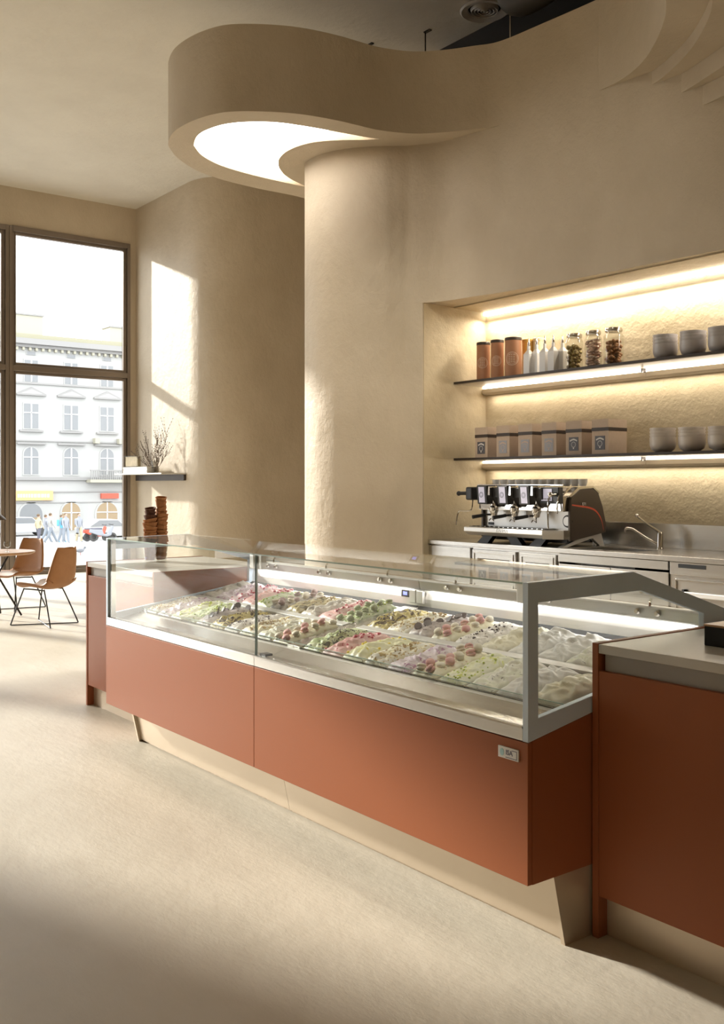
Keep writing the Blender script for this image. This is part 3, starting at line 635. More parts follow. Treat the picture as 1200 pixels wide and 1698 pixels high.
    # end frame and its glass
    MB().holed(PLATE, OPEN, e0, e1, 'x').build('end_frame', M['grey'], t, bevel=.0015)
    MB().prism([(2.50, .80), (2.50, 1.21), (3.07, 1.215), (3.476, 1.10), (3.476, .935)], e0+.010, e0+.016, 'x').build('end_glass', M['glass'], t)
    xc0, xc1 = sorted((xe-s*.026, xe-s*.034))
    if s < 0: box('inner_post', M['steel'], t, e1+.001, e1+.018, yF+.018, yF+.045, .787, 1.255)
    # clamps
    for xq in (x0+.02, x1-.05):
        cl = box('glass_clamp', M['satin'], t, xq-.02, xq+.02, yF+.0165, yF+.045, 1.195, 1.262, bevel=.004)
        MB().lathe([(0, 0), (.009, 0), (.009, .012), (0, .012)], (xq, yF+.034, 1.225), 10, Matrix.Rotation(PI/2, 4, 'Y')).build('screw', M['black'], cl)
    for fr in (.16, .5, .84):
        xq = x0+(x1-x0)*fr
        for d_ in (-.05, .05): MB().lathe([(0, 0), (.013, 0), (.013, .012), (.009, .02), (0, .02)], (xq+d_, 3.492, 1.062), 12, Matrix.Rotation(PI/2, 4, 'X')).build('rail_knob', M['chrome'], rl, smooth=True)
        MB().tube([(xq, 3.50, 1.087), (xq, 3.50, 1.103)], .006, 6).build('glass_support', M['chrome'], rl)
    area('case_light_output', ((x0+x1)/2, 3.474, 1.036), ((x0+x1)/2, 3.4735, .8), x1-x0-.15, .02, 4, (1, .97, .92))
    return t
cR = case(XM, XRc, 'right', 'right-hand terracotta gelato display case with grey end frame')
cL = case(XLc, XM, 'left', 'left-hand terracotta gelato display case, farther from the viewer')
# central support and temperature display
xs = XM
box('support_post', M['satin'], cR, XM+.002, XM+.055, 3.47, 3.489, dz(3.47)+.02, 1.03, bevel=.004)
box('support_post', M['satin'], cL, XM-.055, XM-.002, 3.47, 3.489, dz(3.47)+.02, 1.03, bevel=.004)
box('sill_stop', M['black'], cR, XM+.02, XM+.07, yF+.02, yF+.06, .787, .797)
dsp = box('temperature_display', M['black'], cL, XM-.135, XM-.07, 3.482, 3.4895, .985, 1.022)
box('display_digits', M['blue'], dsp, XM-.118, XM-.085, 3.4805, 3.4815, .995, 1.013)
dsp = box('temperature_display', M['black'], cR, XRc-.20, XRc-.13, 3.482, 3.4895, .955, .985)
box('display_digits', M['blue'], dsp, XRc-.19, XRc-.14, 3.4805, 3.4815, .96, .978)
# badge
bx0, bx1 = at_y(827.5, yF), at_y(861, yF); bz1 = zz(827.5, 1234.5, yF); bz0 = zz(827.5, 1253.5, yF)
bd = box('badge', M['white'], cR, bx0, bx1, yF-.006, yF-.0005, bz0, bz1, bevel=.001, label='small white rectangular badge with grey lettering')
M['pblue'] = mat('pale_blue_print', (.45, .68, .70), .5); M['pgrey'] = mat('violet_grey_print', (.12, .11, .17), .5)
bw_ = bx1-bx0; bh = bz1-bz0; c = bx0+bw_*.2
MB().prism([(c+bh*.3*math.cos(a)*.8, (bz0+bz1)/2+bh*.32*math.sin(a)) for a in [2*PI*k/24 for k in range(24)]], yF-.0068, yF-.0061, 'y').build('logo_disc', M['pblue'], bd)
text('lettering', 'ISA', M['pgrey'], bd, bh*.60, (bx0+bw_*.56, yF-.0068, (bz0+bz1)/2+bh*.05), (PI/2, 0, 0), .0003, bold=.0003)
b = MB(); xa, xb_, za, zb = bx0+bw_*.38, bx0+bw_*.91, bz0+bh*.16, bz1-bh*.16; q = bh*.05
b.box(xa, xb_, yF-.0068, yF-.0061, za-q, za).box(xb_, xb_+q, yF-.0068, yF-.0061, za-q, zb).box(xb_-bw_*.22, xb_, yF-.0068, yF-.0061, zb-q, zb).build('logo_line', M['pgrey'], bd)
# ------------------------------------------------------------------ gelato tubs
def gmat(nm, c1, c2, c3, s1=9, s2=24, th=.60):
    m = bpy.data.materials.new(nm); m.use_nodes = True; N = m.node_tree.nodes; L = m.node_tree.links; b = N['Principled BSDF']
    b.inputs['Roughness'].default_value = .42; b.inputs['Specular IOR Level'].default_value = .4
    tc = N.new('ShaderNodeTexCoord'); n = N.new('ShaderNodeTexNoise'); n.inputs['Scale'].default_value = s1; n.inputs['Detail'].default_value = 3; n.inputs['Distortion'].default_value = 1.5
    L.new(tc.outputs['Object'], n.inputs[0]); cr = N.new('ShaderNodeValToRGB'); cr.color_ramp.elements[0].position = .42; cr.color_ramp.elements[1].position = .58
    cr.color_ramp.elements[0].color = (*c1, 1); cr.color_ramp.elements[1].color = (*c2, 1); L.new(n.outputs['Fac'], cr.inputs[0])
    n2 = N.new('ShaderNodeTexNoise'); n2.inputs['Scale'].default_value = s2; n2.inputs['Detail'].default_value = 4; n2.inputs['Distortion'].default_value = 2; L.new(tc.outputs['Object'], n2.inputs[0])
    mr = N.new('ShaderNodeMapRange'); mr.inputs[1].default_value = th; mr.inputs[2].default_value = th+.04; L.new(n2.outputs['Fac'], mr.inputs[0])
    mx = N.new('ShaderNodeMix'); mx.data_type = 'RGBA'; L.new(mr.outputs[0], mx.inputs[0]); L.new(cr.outputs[0], mx.inputs[6]); mx.inputs[7].default_value = (*c3, 1); L.new(mx.outputs[2], b.inputs['Base Color'])
    return m
WH = (.78, .75, .68); CR = (.76, .70, .50); YE = (.72, .66, .28)
FL = {
 'green': ('pale green gelato striped with dark sauce', (.52, .60, .32), (.62, .66, .42), (.09, .09, .05), 8, 22, .56),
 'pink': ('pink gelato with red berries', (.74, .42, .40), (.76, .52, .50), (.45, .05, .09), 8, 15, .62),
 'lemon': ('pale yellow gelato with yellow drops', (.76, .74, .46), (.78, .76, .56), (.72, .62, .08), 7, 13, .62),
 'nut': ('cream gelato with golden crushed nuts', CR, WH, (.50, .36, .14), 8, 26, .56),
 'lilac': ('pale lilac gelato with thin purple veins', (.66, .56, .62), (.74, .66, .70), (.45, .25, .38), 9, 20, .60),
 'mac': ('cream gelato topped with macarons', CR, (.76, .72, .55), (.60, .45, .30), 8, 26, .62),
 'lime': ('lemon cream gelato with lime streaks', (.76, .76, .50), (.76, .76, .62), (.62, .66, .12), 8, 17, .60),
 'white': ('white folded gelato with grey flecks', WH, (.76, .76, .62), (.30, .28, .24), 9, 30, .64),
 'snow': ('snow white folded gelato', (.78, .76, .73), (.72, .70, .67), (.66, .66, .60), 8, 20, .66),
 'cream': ('ivory whipped gelato', (.74, .69, .52), (.76, .72, .58), (.58, .50, .34), 7, 30, .66),
 'gold': ('golden yellow gelato with chocolate shavings', (.50, .40, .11), (.62, .52, .22), (.11, .07, .03), 8, 17, .55),
 'mauve': ('mauve chocolate gelato with dark chocolate discs', (.36, .30, .29), (.50, .44, .42), (.22, .17, .17), 8, 16, .62),
 'speck': ('off-white gelato with chocolate chips', (.72, .67, .62), (.76, .72, .68), (.16, .12, .10), 9, 32, .60),
 'mint': ('soft green gelato with mint crumbs', (.56, .64, .40), (.70, .72, .52), (.24, .34, .10), 8, 26, .57),
 'rose': ('rose and white gelato with raspberry pieces', (.72, .50, .54), (.72, .62, .64), (.42, .06, .16), 9, 20, .58),
 'olive': ('olive brown pistachio gelato', (.34, .28, .12), (.48, .40, .22), (.14, .11, .05), 8, 22, .57),
 'greyg': ('grey-beige gelato in smooth folds', (.44, .40, .34), (.54, .49, .43), (.32, .28, .23), 7, 20, .64),
}
GM = {k: gmat('gelato_'+k, *v[1:]) for k, v in FL.items()}
pan_me = None
def pan_mesh():
    b = MB(); w_, l = .081, .176; h = .055; l = .168
    for (a0, b0, z0), (a1, b1, z1) in (((w_, l, .004), (w_-.006, l-.006, .004)), ((w_-.006, l-.006, .004), (w_-.012, l-.012, -h))):
        for i in range(4):
            p = [(-1, -1), (1, -1), (1, 1), (-1, 1)]; q, r = p[i], p[(i+1) % 4]
            b.face([(q[0]*a0, q[1]*b0, z0), (r[0]*a0, r[1]*b0, z0), (r[0]*a1, r[1]*b1, z1), (q[0]*a1, q[1]*b1, z1)])
    b.face([(x*(w_-.012), y*(l-.012), -h) for x, y in ((-1, -1), (1, -1), (1, 1), (-1, 1))])
    bmesh.ops.remove_doubles(b.bm, verts=b.bm.verts, dist=1e-5)
    me = bpy.data.meshes.new('pan'); b.bm.to_mesh(me); b.bm.free(); me.materials.append(M['steel']); return me
PAN = pan_mesh()
MACC = [mat('macaron_'+n, c, .6, alt=d, scale=30) for n, c, d in (('pink', (.62, .24, .24), (.74, .50, .46)), ('cream', (.74, .66, .52), (.76, .72, .62)), ('mauve', (.34, .22, .22), (.46, .34, .32)), ('green', (.32, .36, .20), (.42, .46, .28)))]
def macaron_mesh(m):
    b = MB().lathe([(0, 0), (.016, .0), (.021, .004), (.021, .008), (.018, .010), (.018, .014), (.021, .016), (.021, .021), (.015, .027), (0, .029)], (0, 0, 0), 16)
    me = bpy.data.meshes.new('macaron'); b.bm.to_mesh(me); b.bm.free(); me.materials.append(m)
    me.polygons.foreach_set('use_smooth', [True]*len(me.polygons)); return me
MACM = [macaron_mesh(m) for m in MACC]
M['choc'] = mat('chocolate', (.10, .07, .07), .4); 
db = MB().lathe([(0, -.003), (.019, -.003), (.021, 0), (.019, .004), (0, .004)], (0, 0, 0), 16); DISC = bpy.data.meshes.new('disc'); db.bm.to_mesh(DISC); db.bm.free(); DISC.materials.append(M['choc'])
M['berry'] = mat('raspberry', (.48, .05, .08), .35); M['corn'] = mat('yellow_drops', (.78, .60, .05), .4); M['nutt'] = mat('toasted_crumbs', (.40, .27, .11), .6); M['limeb'] = mat('lime_peel', (.50, .60, .10), .5)
TOPP = {'pink': ('berry', 16, .011), 'rose': ('berry', 26, .009), 'lemon': ('corn', 9, .010), 'nut': ('nutt', 60, .0055), 'gold': ('choc', 60, .0055), 'speck': ('choc', 34, .006), 'mint': ('limeb', 40, .006), 'lime': ('limeb', 26, .006), 'olive': ('nutt', 40, .006), 'green': ('choc', 20, .005)}
TILT = math.atan(.175)
def gheight(u, v, sd, kind):
    e = max(0, 1-abs(u)**2.6); g = max(0, 1-abs(v)**6)
    base_ = (.040+.008*math.sin(v*2.2+sd))*e**.5*g**.5
    q = Vector((u*1.1+sd*7.3, v*2.2, sd*3.1))
    n1 = noise.noise(q*1.3); sw = noise.noise(Vector((u*1.2+n1*1.4+sd, v*3.4+n1*1.8, sd*1.7)))
    rid = (1-abs(sw)*2.2)
    f = noise.noise(Vector((u*5+sw*3, v*11+n1*5, sd)))+.6*noise.noise(Vector((u*11+n1*4, v*24+sw*6, sd)))
    hz = base_*(.80+.20*rid)+.0045*f*e*g+.014*n1*e*g
    if kind in ('cream', 'greyg', 'snow'): hz += .006*math.sin(v*9+u*3+n1*6)*e*g
    elif kind in ('green', 'gold', 'lilac', 'white'): hz += .007*math.sin(v*20+n1*9+u*2)*e*g
    return hz-.003
def tub(kind, xc, yc, sd, lab):
    t = thing('gelato_tub', lab, 'gelato tub', (xc, yc, dz(yc)), 'gelato tubs in the display cases'); t.rotation_euler = (TILT, 0, 0)
    p = bpy.data.objects.new('pan', PAN); COL.objects.link(p); p.parent = t
    nx, ny = 26, 54; W, Lh = .0795, .163; vv = []; ff = []
    for j in range(ny+1):
        for i in range(nx+1):
            u = 2*i/nx-1; v = 2*j/ny-1; vv.append((u*W, v*Lh, gheight(u, v, sd, kind)))
    for j in range(ny):
        for i in range(nx): a = j*(nx+1)+i; ff.append((a, a+1, a+nx+2, a+nx+1))
    me = bpy.data.meshes.new('gelato'); me.from_pydata(vv, [], ff); me.materials.append(GM[kind]); me.polygons.foreach_set('use_smooth', [True]*len(ff))
    g = bpy.data.objects.new('gelato', me); COL.objects.link(g); g.parent = t
    rnd = random.Random(sd*31)
    if kind in TOPP:
        mk, n, r = TOPP[kind]; b = MB(); cl = [(rnd.uniform(-.6, .6), rnd.uniform(-.85, .85)) for _ in range(4)]
        for k in range(n):
            if k % 3: c_ = rnd.choice(cl); u = max(-.9, min(.9, c_[0]+rnd.gauss(0, .18))); v = max(-.9, min(.9, c_[1]+rnd.gauss(0, .12)))
            else: u = rnd.uniform(-.85, .85); v = rnd.uniform(-.9, .9)
            b.ball((u*W, v*Lh, gheight(u, v, sd, kind)+r*.2), r*rnd.uniform(.6, 1.1), (1, rnd.uniform(.7, 1.3), .7), 6)
        o = b.build('topping', M[mk], None, smooth=True, kind='stuff'); o.parent = t
    def rest(nm, me, u, v, tx, ty, lift, lb, cat, gr, s=1):
        o = bpy.data.objects.new(nm, me); COL.objects.link(o)
        m_ = Matrix.Translation((xc, yc, dz(yc))) @ Matrix.Rotation(TILT, 4, 'X') @ Matrix.Translation((u*W, v*Lh, gheight(u, v, sd, kind)+lift)) @ Matrix.Rotation(tx, 4, 'X') @ Matrix.Rotation(ty, 4, 'Y')
        o.matrix_world = m_ @ Matrix.Scale(s, 4); tag(o, lb, cat, gr)
    where = lab.split(', ', 1)[1]
    mk = {'mac': (0, 1), 'macm': (2, 1), 'macg': (3, 3)}.get(KK.get((round(xc, 3), round(yc, 3)), kind))
    if mk:
        nmz = ('pink', 'cream', 'mauve', 'green')
        for k in range(12):
            v = -.85+1.7*(k//2)/5+rnd.uniform(-.04, .04); u = (-.42 if k % 2 else .40)+rnd.uniform(-.1, .1); c_ = mk[(k+k//2) % 2]
            rest('macaron', MACM[c_], u, v, rnd.uniform(-.5, .5), rnd.uniform(-.6, .6), -.004, '%s macaron, %s of the %s side, %s' % (nmz[c_], ORD[k//2], ('left', 'right')[1-k % 2], where.replace(' tub from left,', ' tub,')), 'macaron', 'macarons on the '+where, .95)
    if kind == 'mauve':
        for k in range(8):
            v = -.8+1.6*k/7; u = rnd.uniform(-.6, .6)
            rest('chocolate_disc', DISC, u, v, rnd.uniform(.3, 1.1), rnd.uniform(-.6, .6), .008, 'dark chocolate disc, %s from the front, %s' % (ORD[k], where.replace(' tub from left,', ' tub,')), 'chocolate', 'chocolate discs in the '+where)
KK = {}
RF = ['green', 'pink', 'lemon', 'nut', 'lilac', 'mac', 'lime', 'white', 'snow', 'cream']
RB_ = ['gold', 'nut', 'mauve', 'mac', 'speck', 'cream', 'snow', 'snow', 'white', 'lime']
LF = ['nut', 'lilac', 'lime', 'mint', 'mauve', 'gold', 'speck', 'nut', 'white', 'mac']
LB = ['greyg', 'lilac', 'rose', 'pink', 'mint', 'macm', 'olive', 'greyg', 'pink', 'macg']
for (x0, rows, cs) in ((XM, (RF, RB_), 'right case'), (XLc, (LF, LB), 'left case')):
    for rw, ks in enumerate(rows):
        yc = 2.855 if rw == 0 else 3.245
        for i, k in enumerate(ks):
            xc = x0+.0545+.082+.164*i; kk = {'macm': 'greyg', 'macg': 'mint'}.get(k, k)
            if k.startswith('mac'): KK[(round(xc, 3), round(yc, 3))] = k
            d_ = FL[kk][0] if not k in ('macm', 'macg') else ('brown-grey gelato topped with mauve macarons' if k == 'macm' else 'green gelato topped with green macarons')
            tub(kk, xc, yc, 1.37+i*.77+rw*13.1+(0 if x0 == XM else 41.3), '%s, %s tub from left, %s row of %s' % (d_, ORD[i], 'front' if rw == 0 else 'back', cs))
# ------------------------------------------------------------------ service counters at both ends
def counter(xa, xb, lab, capside):
    t = thing('service_counter', lab, 'counter', ((xa+xb)/2, 3.2, 0), 'terracotta service counters')
    y0 = 2.785; y1 = 3.72
    ea, eb = (xa, xa+.026); pa, pb = xa+.0265, xb
    box('end_panel', M['red'], t, ea, eb, y0-.004, y1, 0, 1.040, bevel=.0015)
    box('front_panel', M['red'], t, pa, pb, y0, y0+.02, .149, .943, bevel=.0015)
    box('carcass', M['satin'], t, pa, pb, y0+.045, y1-.02, .149, 1.004)
    box('recessed_fascia', M['fascia'], t, pa+.012, pb, y0+.02, y0+.045, .943, 1.004)
    box('plinth', M['bronze'], t, pa, pb, y0+.045, y1-.1, 0, .149)
    box('countertop', M['slab'], t, pa, pb, y0-.002, y1, 1.0045, 1.037, bevel=.002)
    if capside: box('end_panel', M['red'], t, xb+.0005, xb+.02, y0-.004, y1, 0, 1.040, bevel=.0015)
    return t
counter(-2.296, -.55, 'terracotta service counter with pale top at the right end of the gelato cases', 0)
counter(-6.935, XLc-.026, 'terracotta service counter with pale top at the left end of the gelato cases', 1)
bx, by = at_z(1167, 1070, 1.037)
t = thing('tray_box', 'low black box with pale wooden top standing on the right counter', 'box', (bx+.2, by+.13, 1.037))
box('body', M['gap'], t, bx, bx+.42, by, by+.30, 1.037, 1.105, bevel=.003); box('top', M['wood'], t, bx-.001, bx+.421, by-.001, by+.301, 1.105, 1.112)
# cone holders on the left counter
def cones(px, py, hgt_low, hgt_up, top_cocoa, lab, sd):
    x, y = at_z(px, py, 1.037); z = 1.037
    hl = thing('cone_holder', 'clear tapered holder of the '+lab, 'holder', (x, y, z), 'cone holders on the left counter')
    MB().lathe([(0, z), (.038, z), (.040, z+.004), (.052, z+.13), (.050, z+.13), (.037, z+.01), (0, z+.008)], (x, y, 0), 24).build('cup', M['jar'], hl, smooth=True)
    n = 0; zc_ = z+.012; rnd = random.Random(sd); low = z+hgt_low; up_ = z+hgt_up
    while zc_ < up_-.02:
        coc = top_cocoa and zc_ > low; rr = .050 if zc_ < low else .042
        ax, ay = rnd.uniform(-.22, .22), rnd.uniform(-.22, .22); rr *= rnd.uniform(.94, 1.08); b = MB(); nn = 20; rings = []
        r0 = rr*.62 if zc_ > z+.12 else .030
        r1 = rr if zc_ > z+.10 else .042
        for (r, h_) in ((r0, 0), (r1*.86, .018), (r1, .040), (r1-.004, .040), (r0-.004, .004)):
            ring = []
            for i in range(nn):
                a = 2*PI*i/nn; wv = 1+.06*math.cos(a*4+n*.8)+.03*math.sin(a*7+n)
                ring.append(b.bm.verts.new((x+r*wv*math.cos(a), y+r*wv*math.sin(a), zc_+h_+(ax*math.cos(a)+ay*math.sin(a))*r*.9)))
            rings.append(ring)
        for p, q in zip(rings, rings[1:]):
            for i in range(nn): b.bm.faces.new((p[i], p[(i+1) % nn], q[(i+1) % nn], q[i]))
        b.bm.faces.new(rings[0][::-1]); b.bm.faces.new(rings[-1])
        o = b.build('waffle_cup', M['cocoa'] if coc else M['waffle'], None, smooth=True)
        tag(o, ('dark cocoa waffle cup' if coc else 'golden brown waffle cup')+', %s from below in the ' % (str(n+1)+('st' if n == 0 or n == 20 else 'nd' if n == 1 else 'rd' if n == 2 else 'th'))+lab, 'waffle cup', 'waffle cups in the '+lab)
        zc_ += .026; n += 1
cones(249, 931, .275, .395, True, 'shorter left stack with dark top', 3)
cones(267, 930, .30, .455, False, 'taller right stack', 5)
# ------------------------------------------------------------------ wall shelf at the window
shx0, shx1 = at_y(225, 7.96), at_y(305, 7.96)
t = thing('window_shelf', 'dark brown wall shelf beside the tall window, with twigs and books', 'shelf', (shx1, 8.0, 1.70))
SHZ = 1.792
box('shelf_block', M['shelf'], t, shx0, shx1, 7.955, YB-.001, 1.665, 1.772, bevel=.004)
box('shelf_plate', M['slab'], t, shx0, shx1, 7.53, YB-.001, 1.7725, SHZ, bevel=.002)
yb = 7.60; x0, x1 = at_y(204, yb), at_y(243.5, yb)
for k in range(4):
    o = thing('book', 'cream book, %s of the four stacked on the window shelf' % ('bottom one', 'second from below', 'third from below', 'top one')[k], 'book', ((x0+x1)/2, yb+.12, SHZ+k*.030), 'cream books on the window shelf')
    z0 = SHZ+k*.030; j = random.uniform(-.015, .015)
    box('cover', M['book'], o, x0+j, x1+j, yb, yb+.24, z0, z0+.005); box('pages', M['white'], o, x0+j+.006, x1+j-.004, yb+.005, yb+.236, z0+.005, z0+.0245); box('cover', M['book'], o, x0+j, x1+j, yb, yb+.24, z0+.0245, z0+.0295)
    box('spine', M['book'], o, x0+j-.002, x0+j+.004, yb, yb+.24, z0, z0+.0295)
x0, x1 = at_y(205, 7.65), at_y(226, 7.65); z0 = SHZ+.1201; zt = zz(215, 756, 7.65)
t = thing('glass_cube', 'square glass block ornament standing on the cream books', 'ornament', ((x0+x1)/2, 7.71, z0))
b = MB().holed([(x0, z0), (x1, z0), (x1, zt), (x0, zt)], [(x0+.015, z0+.015), (x1-.015, z0+.015), (x1-.015, zt-.015), (x0+.015, zt-.015)], 7.65, 7.77, 'y'); b.build('frame', M['jar'], t)
box('inset', mat('amber_inset', (.42, .33, .20), .3, alt=(.30, .24, .14), scale=14), t, x0+.016, x1-.016, 7.68, 7.74, z0+.016, zt-.016)
vx, vy = at_y(257, 7.74), 7.74
t = thing('twig_vase', 'small clear glass vase of bare budding twigs on the window shelf', 'vase', (vx, vy, SHZ))
MB().lathe([(0, SHZ), (.06, SHZ), (.065, SHZ+.01), (.055, SHZ+.14), (.075, SHZ+.22), (.073, SHZ+.22), (.05, SHZ+.14), (.058, SHZ+.015), (0, SHZ+.012)], (vx, vy, 0), 24).build('glass_body', M['jar'], t, smooth=True)
rnd = random.Random(12); bds = MB()
def twig(p, d, ln, r, lvl, b):
    n = 5; pts = [p]
    for k in range(n):
        d = (d+Vector((rnd.uniform(-.16, .16), rnd.uniform(-.1, .1), rnd.uniform(-.06, .12)))).normalized(); pts.append(pts[-1]+d*ln/n)
    b.tube(pts, r, 4, r*.45)
    if lvl < 2:
        for k in range(1, n+1):
            for _ in range(3):
                d2 = (d+Vector((rnd.uniform(-.9, .9), rnd.uniform(-.4, .4), rnd.uniform(-.2, .6)))).normalized(); twig(pts[k], d2, ln*rnd.uniform(.22, .5), r*.5, lvl+1, b)
    else:
        for q in pts[1:]: bds.ball(q+Vector((0, 0, .003)), rnd.uniform(.005, .010), n=4)
for k in range(9):
    a = -1.15+2.25*k/8; b = MB()
    twig(Vector((vx+.01*a, vy, SHZ+.03)), Vector((math.sin(a)*.95, rnd.uniform(-.3, .2), math.cos(a))).normalized(), rnd.uniform(.42, .72), .006, 1, b)
    b.build('twig', M['twig'], t)
bds.build('buds', M['twig'], t, kind='stuff')
# ------------------------------------------------------------------ table, chairs, glass, pendant
tx, ty = -12.2, 3.78; TZ = .79
t = thing('cafe_table', 'round oak-topped cafe table on black crossed legs by the window', 'table', (tx, ty, 0))
MB().lathe([(0, TZ-.035), (.40, TZ-.035), (.435, TZ-.02), (.44, TZ-.006), (.435, TZ), (0, TZ)], (tx, ty, 0), 48).build('table_top', M['wood'], t, smooth=True)
for k in range(4):
    a = PI/4+k*PI/2+.35
    MB().tube([(tx+.28*math.cos(a), ty+.28*math.sin(a), .008), (tx+.05*math.cos(a+.5), ty+.05*math.sin(a+.5), .42), (tx-.14*math.cos(a), ty-.14*math.sin(a), TZ-.036)], .012, 8).build('leg', M['black'], t, smooth=True)
gx_, gy_ = at_z(17, 921, TZ); gx_, gy_ = tx+.22, ty+.05
t = thing('wine_glass', 'small stemmed glass standing on the round oak table', 'glass', (gx_, gy_, TZ))
MB().lathe([(0, TZ), (.03, TZ), (.028, TZ+.004), (.005, TZ+.008), (.005, TZ+.04), (.03, TZ+.06), (.042, TZ+.09), (.036, TZ+.125), (.034, TZ+.125), (.04, TZ+.09), (.028, TZ+.062), (0, TZ+.05)], (gx_, gy_, 0), 24).build('bowl', M['jar'], t, smooth=True)
def chair():
    t = thing('shell_chair', 'tan leather shell chair with black wire legs, seen from its right side before the window', 'chair', (0, 0, 0), 'shell chairs at the cafe table')
    # shell: seat + back as one curved surface, front of chair towards -x
    prof = [(-.25, .43, .20), (-.18, .445, .225), (0, .435, .235), (.12, .425, .24), (.20, .45, .245), (.255, .53, .235), (.29, .66, .215), (.32, .80, .185), (.335, .875, .16), (.338, .885, .15)]
    pr = smoothpath(prof, 4); b = MB(); nu = 12; g = []
    for (x, z, hw) in pr:
        g.append([b.bm.verts.new((x-(.05*abs(u)**3 if z > .5 else 0), u*hw, z+(.045*abs(u)**3 if z < .5 else 0))) for u in [2*i/nu-1 for i in range(nu+1)]])
    for p, q in zip(g, g[1:]):
        for i in range(nu): b.bm.faces.new((p[i], p[i+1], q[i+1], q[i]))
    sh = b.build('shell', M['leather'], t, smooth=True); sm = sh.modifiers.new('solid', 'SOLIDIFY'); sm.thickness = .022; sm.offset = 0
    b = MB(); g = []
    for (x, z, hw) in pr[:17]:
        g.append([b.bm.verts.new((x+.012, u*hw*.85, z+.016+.03*abs(u)**3)) for u in [2*i/nu-1 for i in range(nu+1)]])
    for p, q in zip(g, g[1:]):
        for i in range(nu): b.bm.faces.new((p[i], p[i+1], q[i+1], q[i]))
    b.build('seat_pad', M['leather2'], t, smooth=True, label='pale seat pad')
    for s in (-1, 1):
        pts = [(-.30, s*.23, .01), (-.29, s*.225, .05), (-.19, s*.16, .385), (-.16, s*.15, .415), (.08, s*.15, .405), (.12, s*.16, .38), (.25, s*.23, .05), (.26, s*.235, .01)]
        MB().tube(smoothpath(pts, 4), .008, 8).build('leg', M['black'], t, smooth=True)
        MB().tube([(-.30, s*.23, .009), (-.05, s*.03, .009), (0.0, s*.02, .009), (.26, s*.235, .009)], .007, 6).build('floor_rail', M['black'], t)
    MB().tube([(-.02, -.03, .009), (-.02, .03, .009)], .007, 6).build('floor_link', M['black'], t)
    return t
c1 = chair(); q_ = ray(76)*11.3; c1.location = (q_.x, q_.y, 0); c1.rotation_euler = (0, 0, math.radians(30))
q_ = ray(28)*12.75; c2 = dup(c1, (q_.x, q_.y, 0), math.radians(120), 'tan leather shell chair with its seat turned to the viewer, behind the round table', group='shell chairs at the cafe table')
px_, py_ = ray(-26).x*12.3, ray(-26).y*12.3; pz = 1.16
t = thing('pendant_lamp', 'dark brown pendant lamp whose rim enters at the left photo edge', 'lamp', (px_, py_, pz))
MB().lathe([(.26, pz), (.255, pz+.01), (.12, pz+.13), (.03, pz+.19), (0, pz+.2), (0, pz+.19), (.11, pz+.12), (.25, pz)], (px_, py_, 0), 32).build('lamp_shade', mat('dark_brown_enamel', (.05, .03, .02), .4), t, smooth=True)
MB().tube([(px_, py_, pz+.19), (px_, py_, ZC)], .004, 6).build('cord', M['black'], t)
# ------------------------------------------------------------------ the street outside
GZ = -2.4
m_ = MB(); m_.face([(XW-.3, -60, -.02), (XW-.3, 90, -.02), (-22, 90, -.06), (-22, -60, -.06)]).face([(-22, -60, -.06), (-22, 90, -.06), (-68, 90, GZ), (-68, -60, GZ)]).face([(-68, -60, GZ), (-68, 90, GZ), (-100, 90, GZ), (-100, -60, GZ)])
struct(m_.build('ground_plaza', M['plaza']))
XF = -83.0
bt = thing('corner_building', 'pale stucco town building with arched shop windows across the square', 'building', (XF-3, 25, GZ))
box('wall', M['fac'], bt, XF-8, XF, -40, 75, GZ, 13.3)
def mould(z0, z1, d_, nm='moulding', m=M['facline'], y0=-40, y1=75): box(nm, m, bt, XF, XF+d_, y0, y1, z0, z1)
mould(13.3, 13.75, .7, 'cornice'); mould(13.05, 13.29, .35, 'cornice'); mould(10.0, 10.15, .15); mould(5.2, 5.3, .12) ; mould(1.95, 2.2, .25); mould(.9, 1.0, .08); mould(-.0, .08, .06)
for y_ in [20+k*.55 for k in range(34)]: box('bracket', M['yell'], bt, XF, XF+.3, y_, y_+.2, 12.8, 13.04)
box('roof', M['roof'], bt, XF-7, XF-.6, -40, 75, 13.75, 14.3)
for ya, yb_, zt_ in ((26.2, 29.8, 15.9), (35.8, 39.0, 15.6), (18, 20.5, 15.5)): 
    ch = box('chimney', M['yell'], bt, XF-2.5, XF-.8, ya, yb_, 13.7, zt_); box('chimney_cap', M['facline'], ch, XF-2.6, XF-.7, ya-.1, yb_+.1, zt_, zt_+.15)
SP = [28.5-3.35*k for k in range(4, 0, -1)]+[28.5, 31.95, 35.2]+[35.2+3.3*k for k in range(1, 4)]
def win(yc, z0, z1, hw, arch=False, m='pane', nb_=1):
    pts = [(yc-hw, z0), (yc+hw, z0)]
    if arch: pts += [(yc+hw*math.cos(a), z1-hw+hw*math.sin(a)) for a in [PI*k/12 for k in range(13)]]
    else: pts += [(yc+hw, z1), (yc-hw, z1)]
    big = [(yc+(a-yc)*1.18, (z0+z1)/2+(b_-(z0+z1)/2)*1.1) for a, b_ in pts]
    f = MB().prism(big, XF, XF+.06, 'x').build('window', M['fac'], bt)
    MB().prism(pts, XF+.061, XF+.08, 'x').build('pane', M[m], f)
    if nb_: MB().box(XF+.081, XF+.12, yc-.05, yc+.05, z0, z1-.02).box(XF+.081, XF+.12, yc-hw, yc+hw, z0+(z1-z0)*.62, z0+(z1-z0)*.62+.07).build('glazing_bar', M['white'], f)
    return f
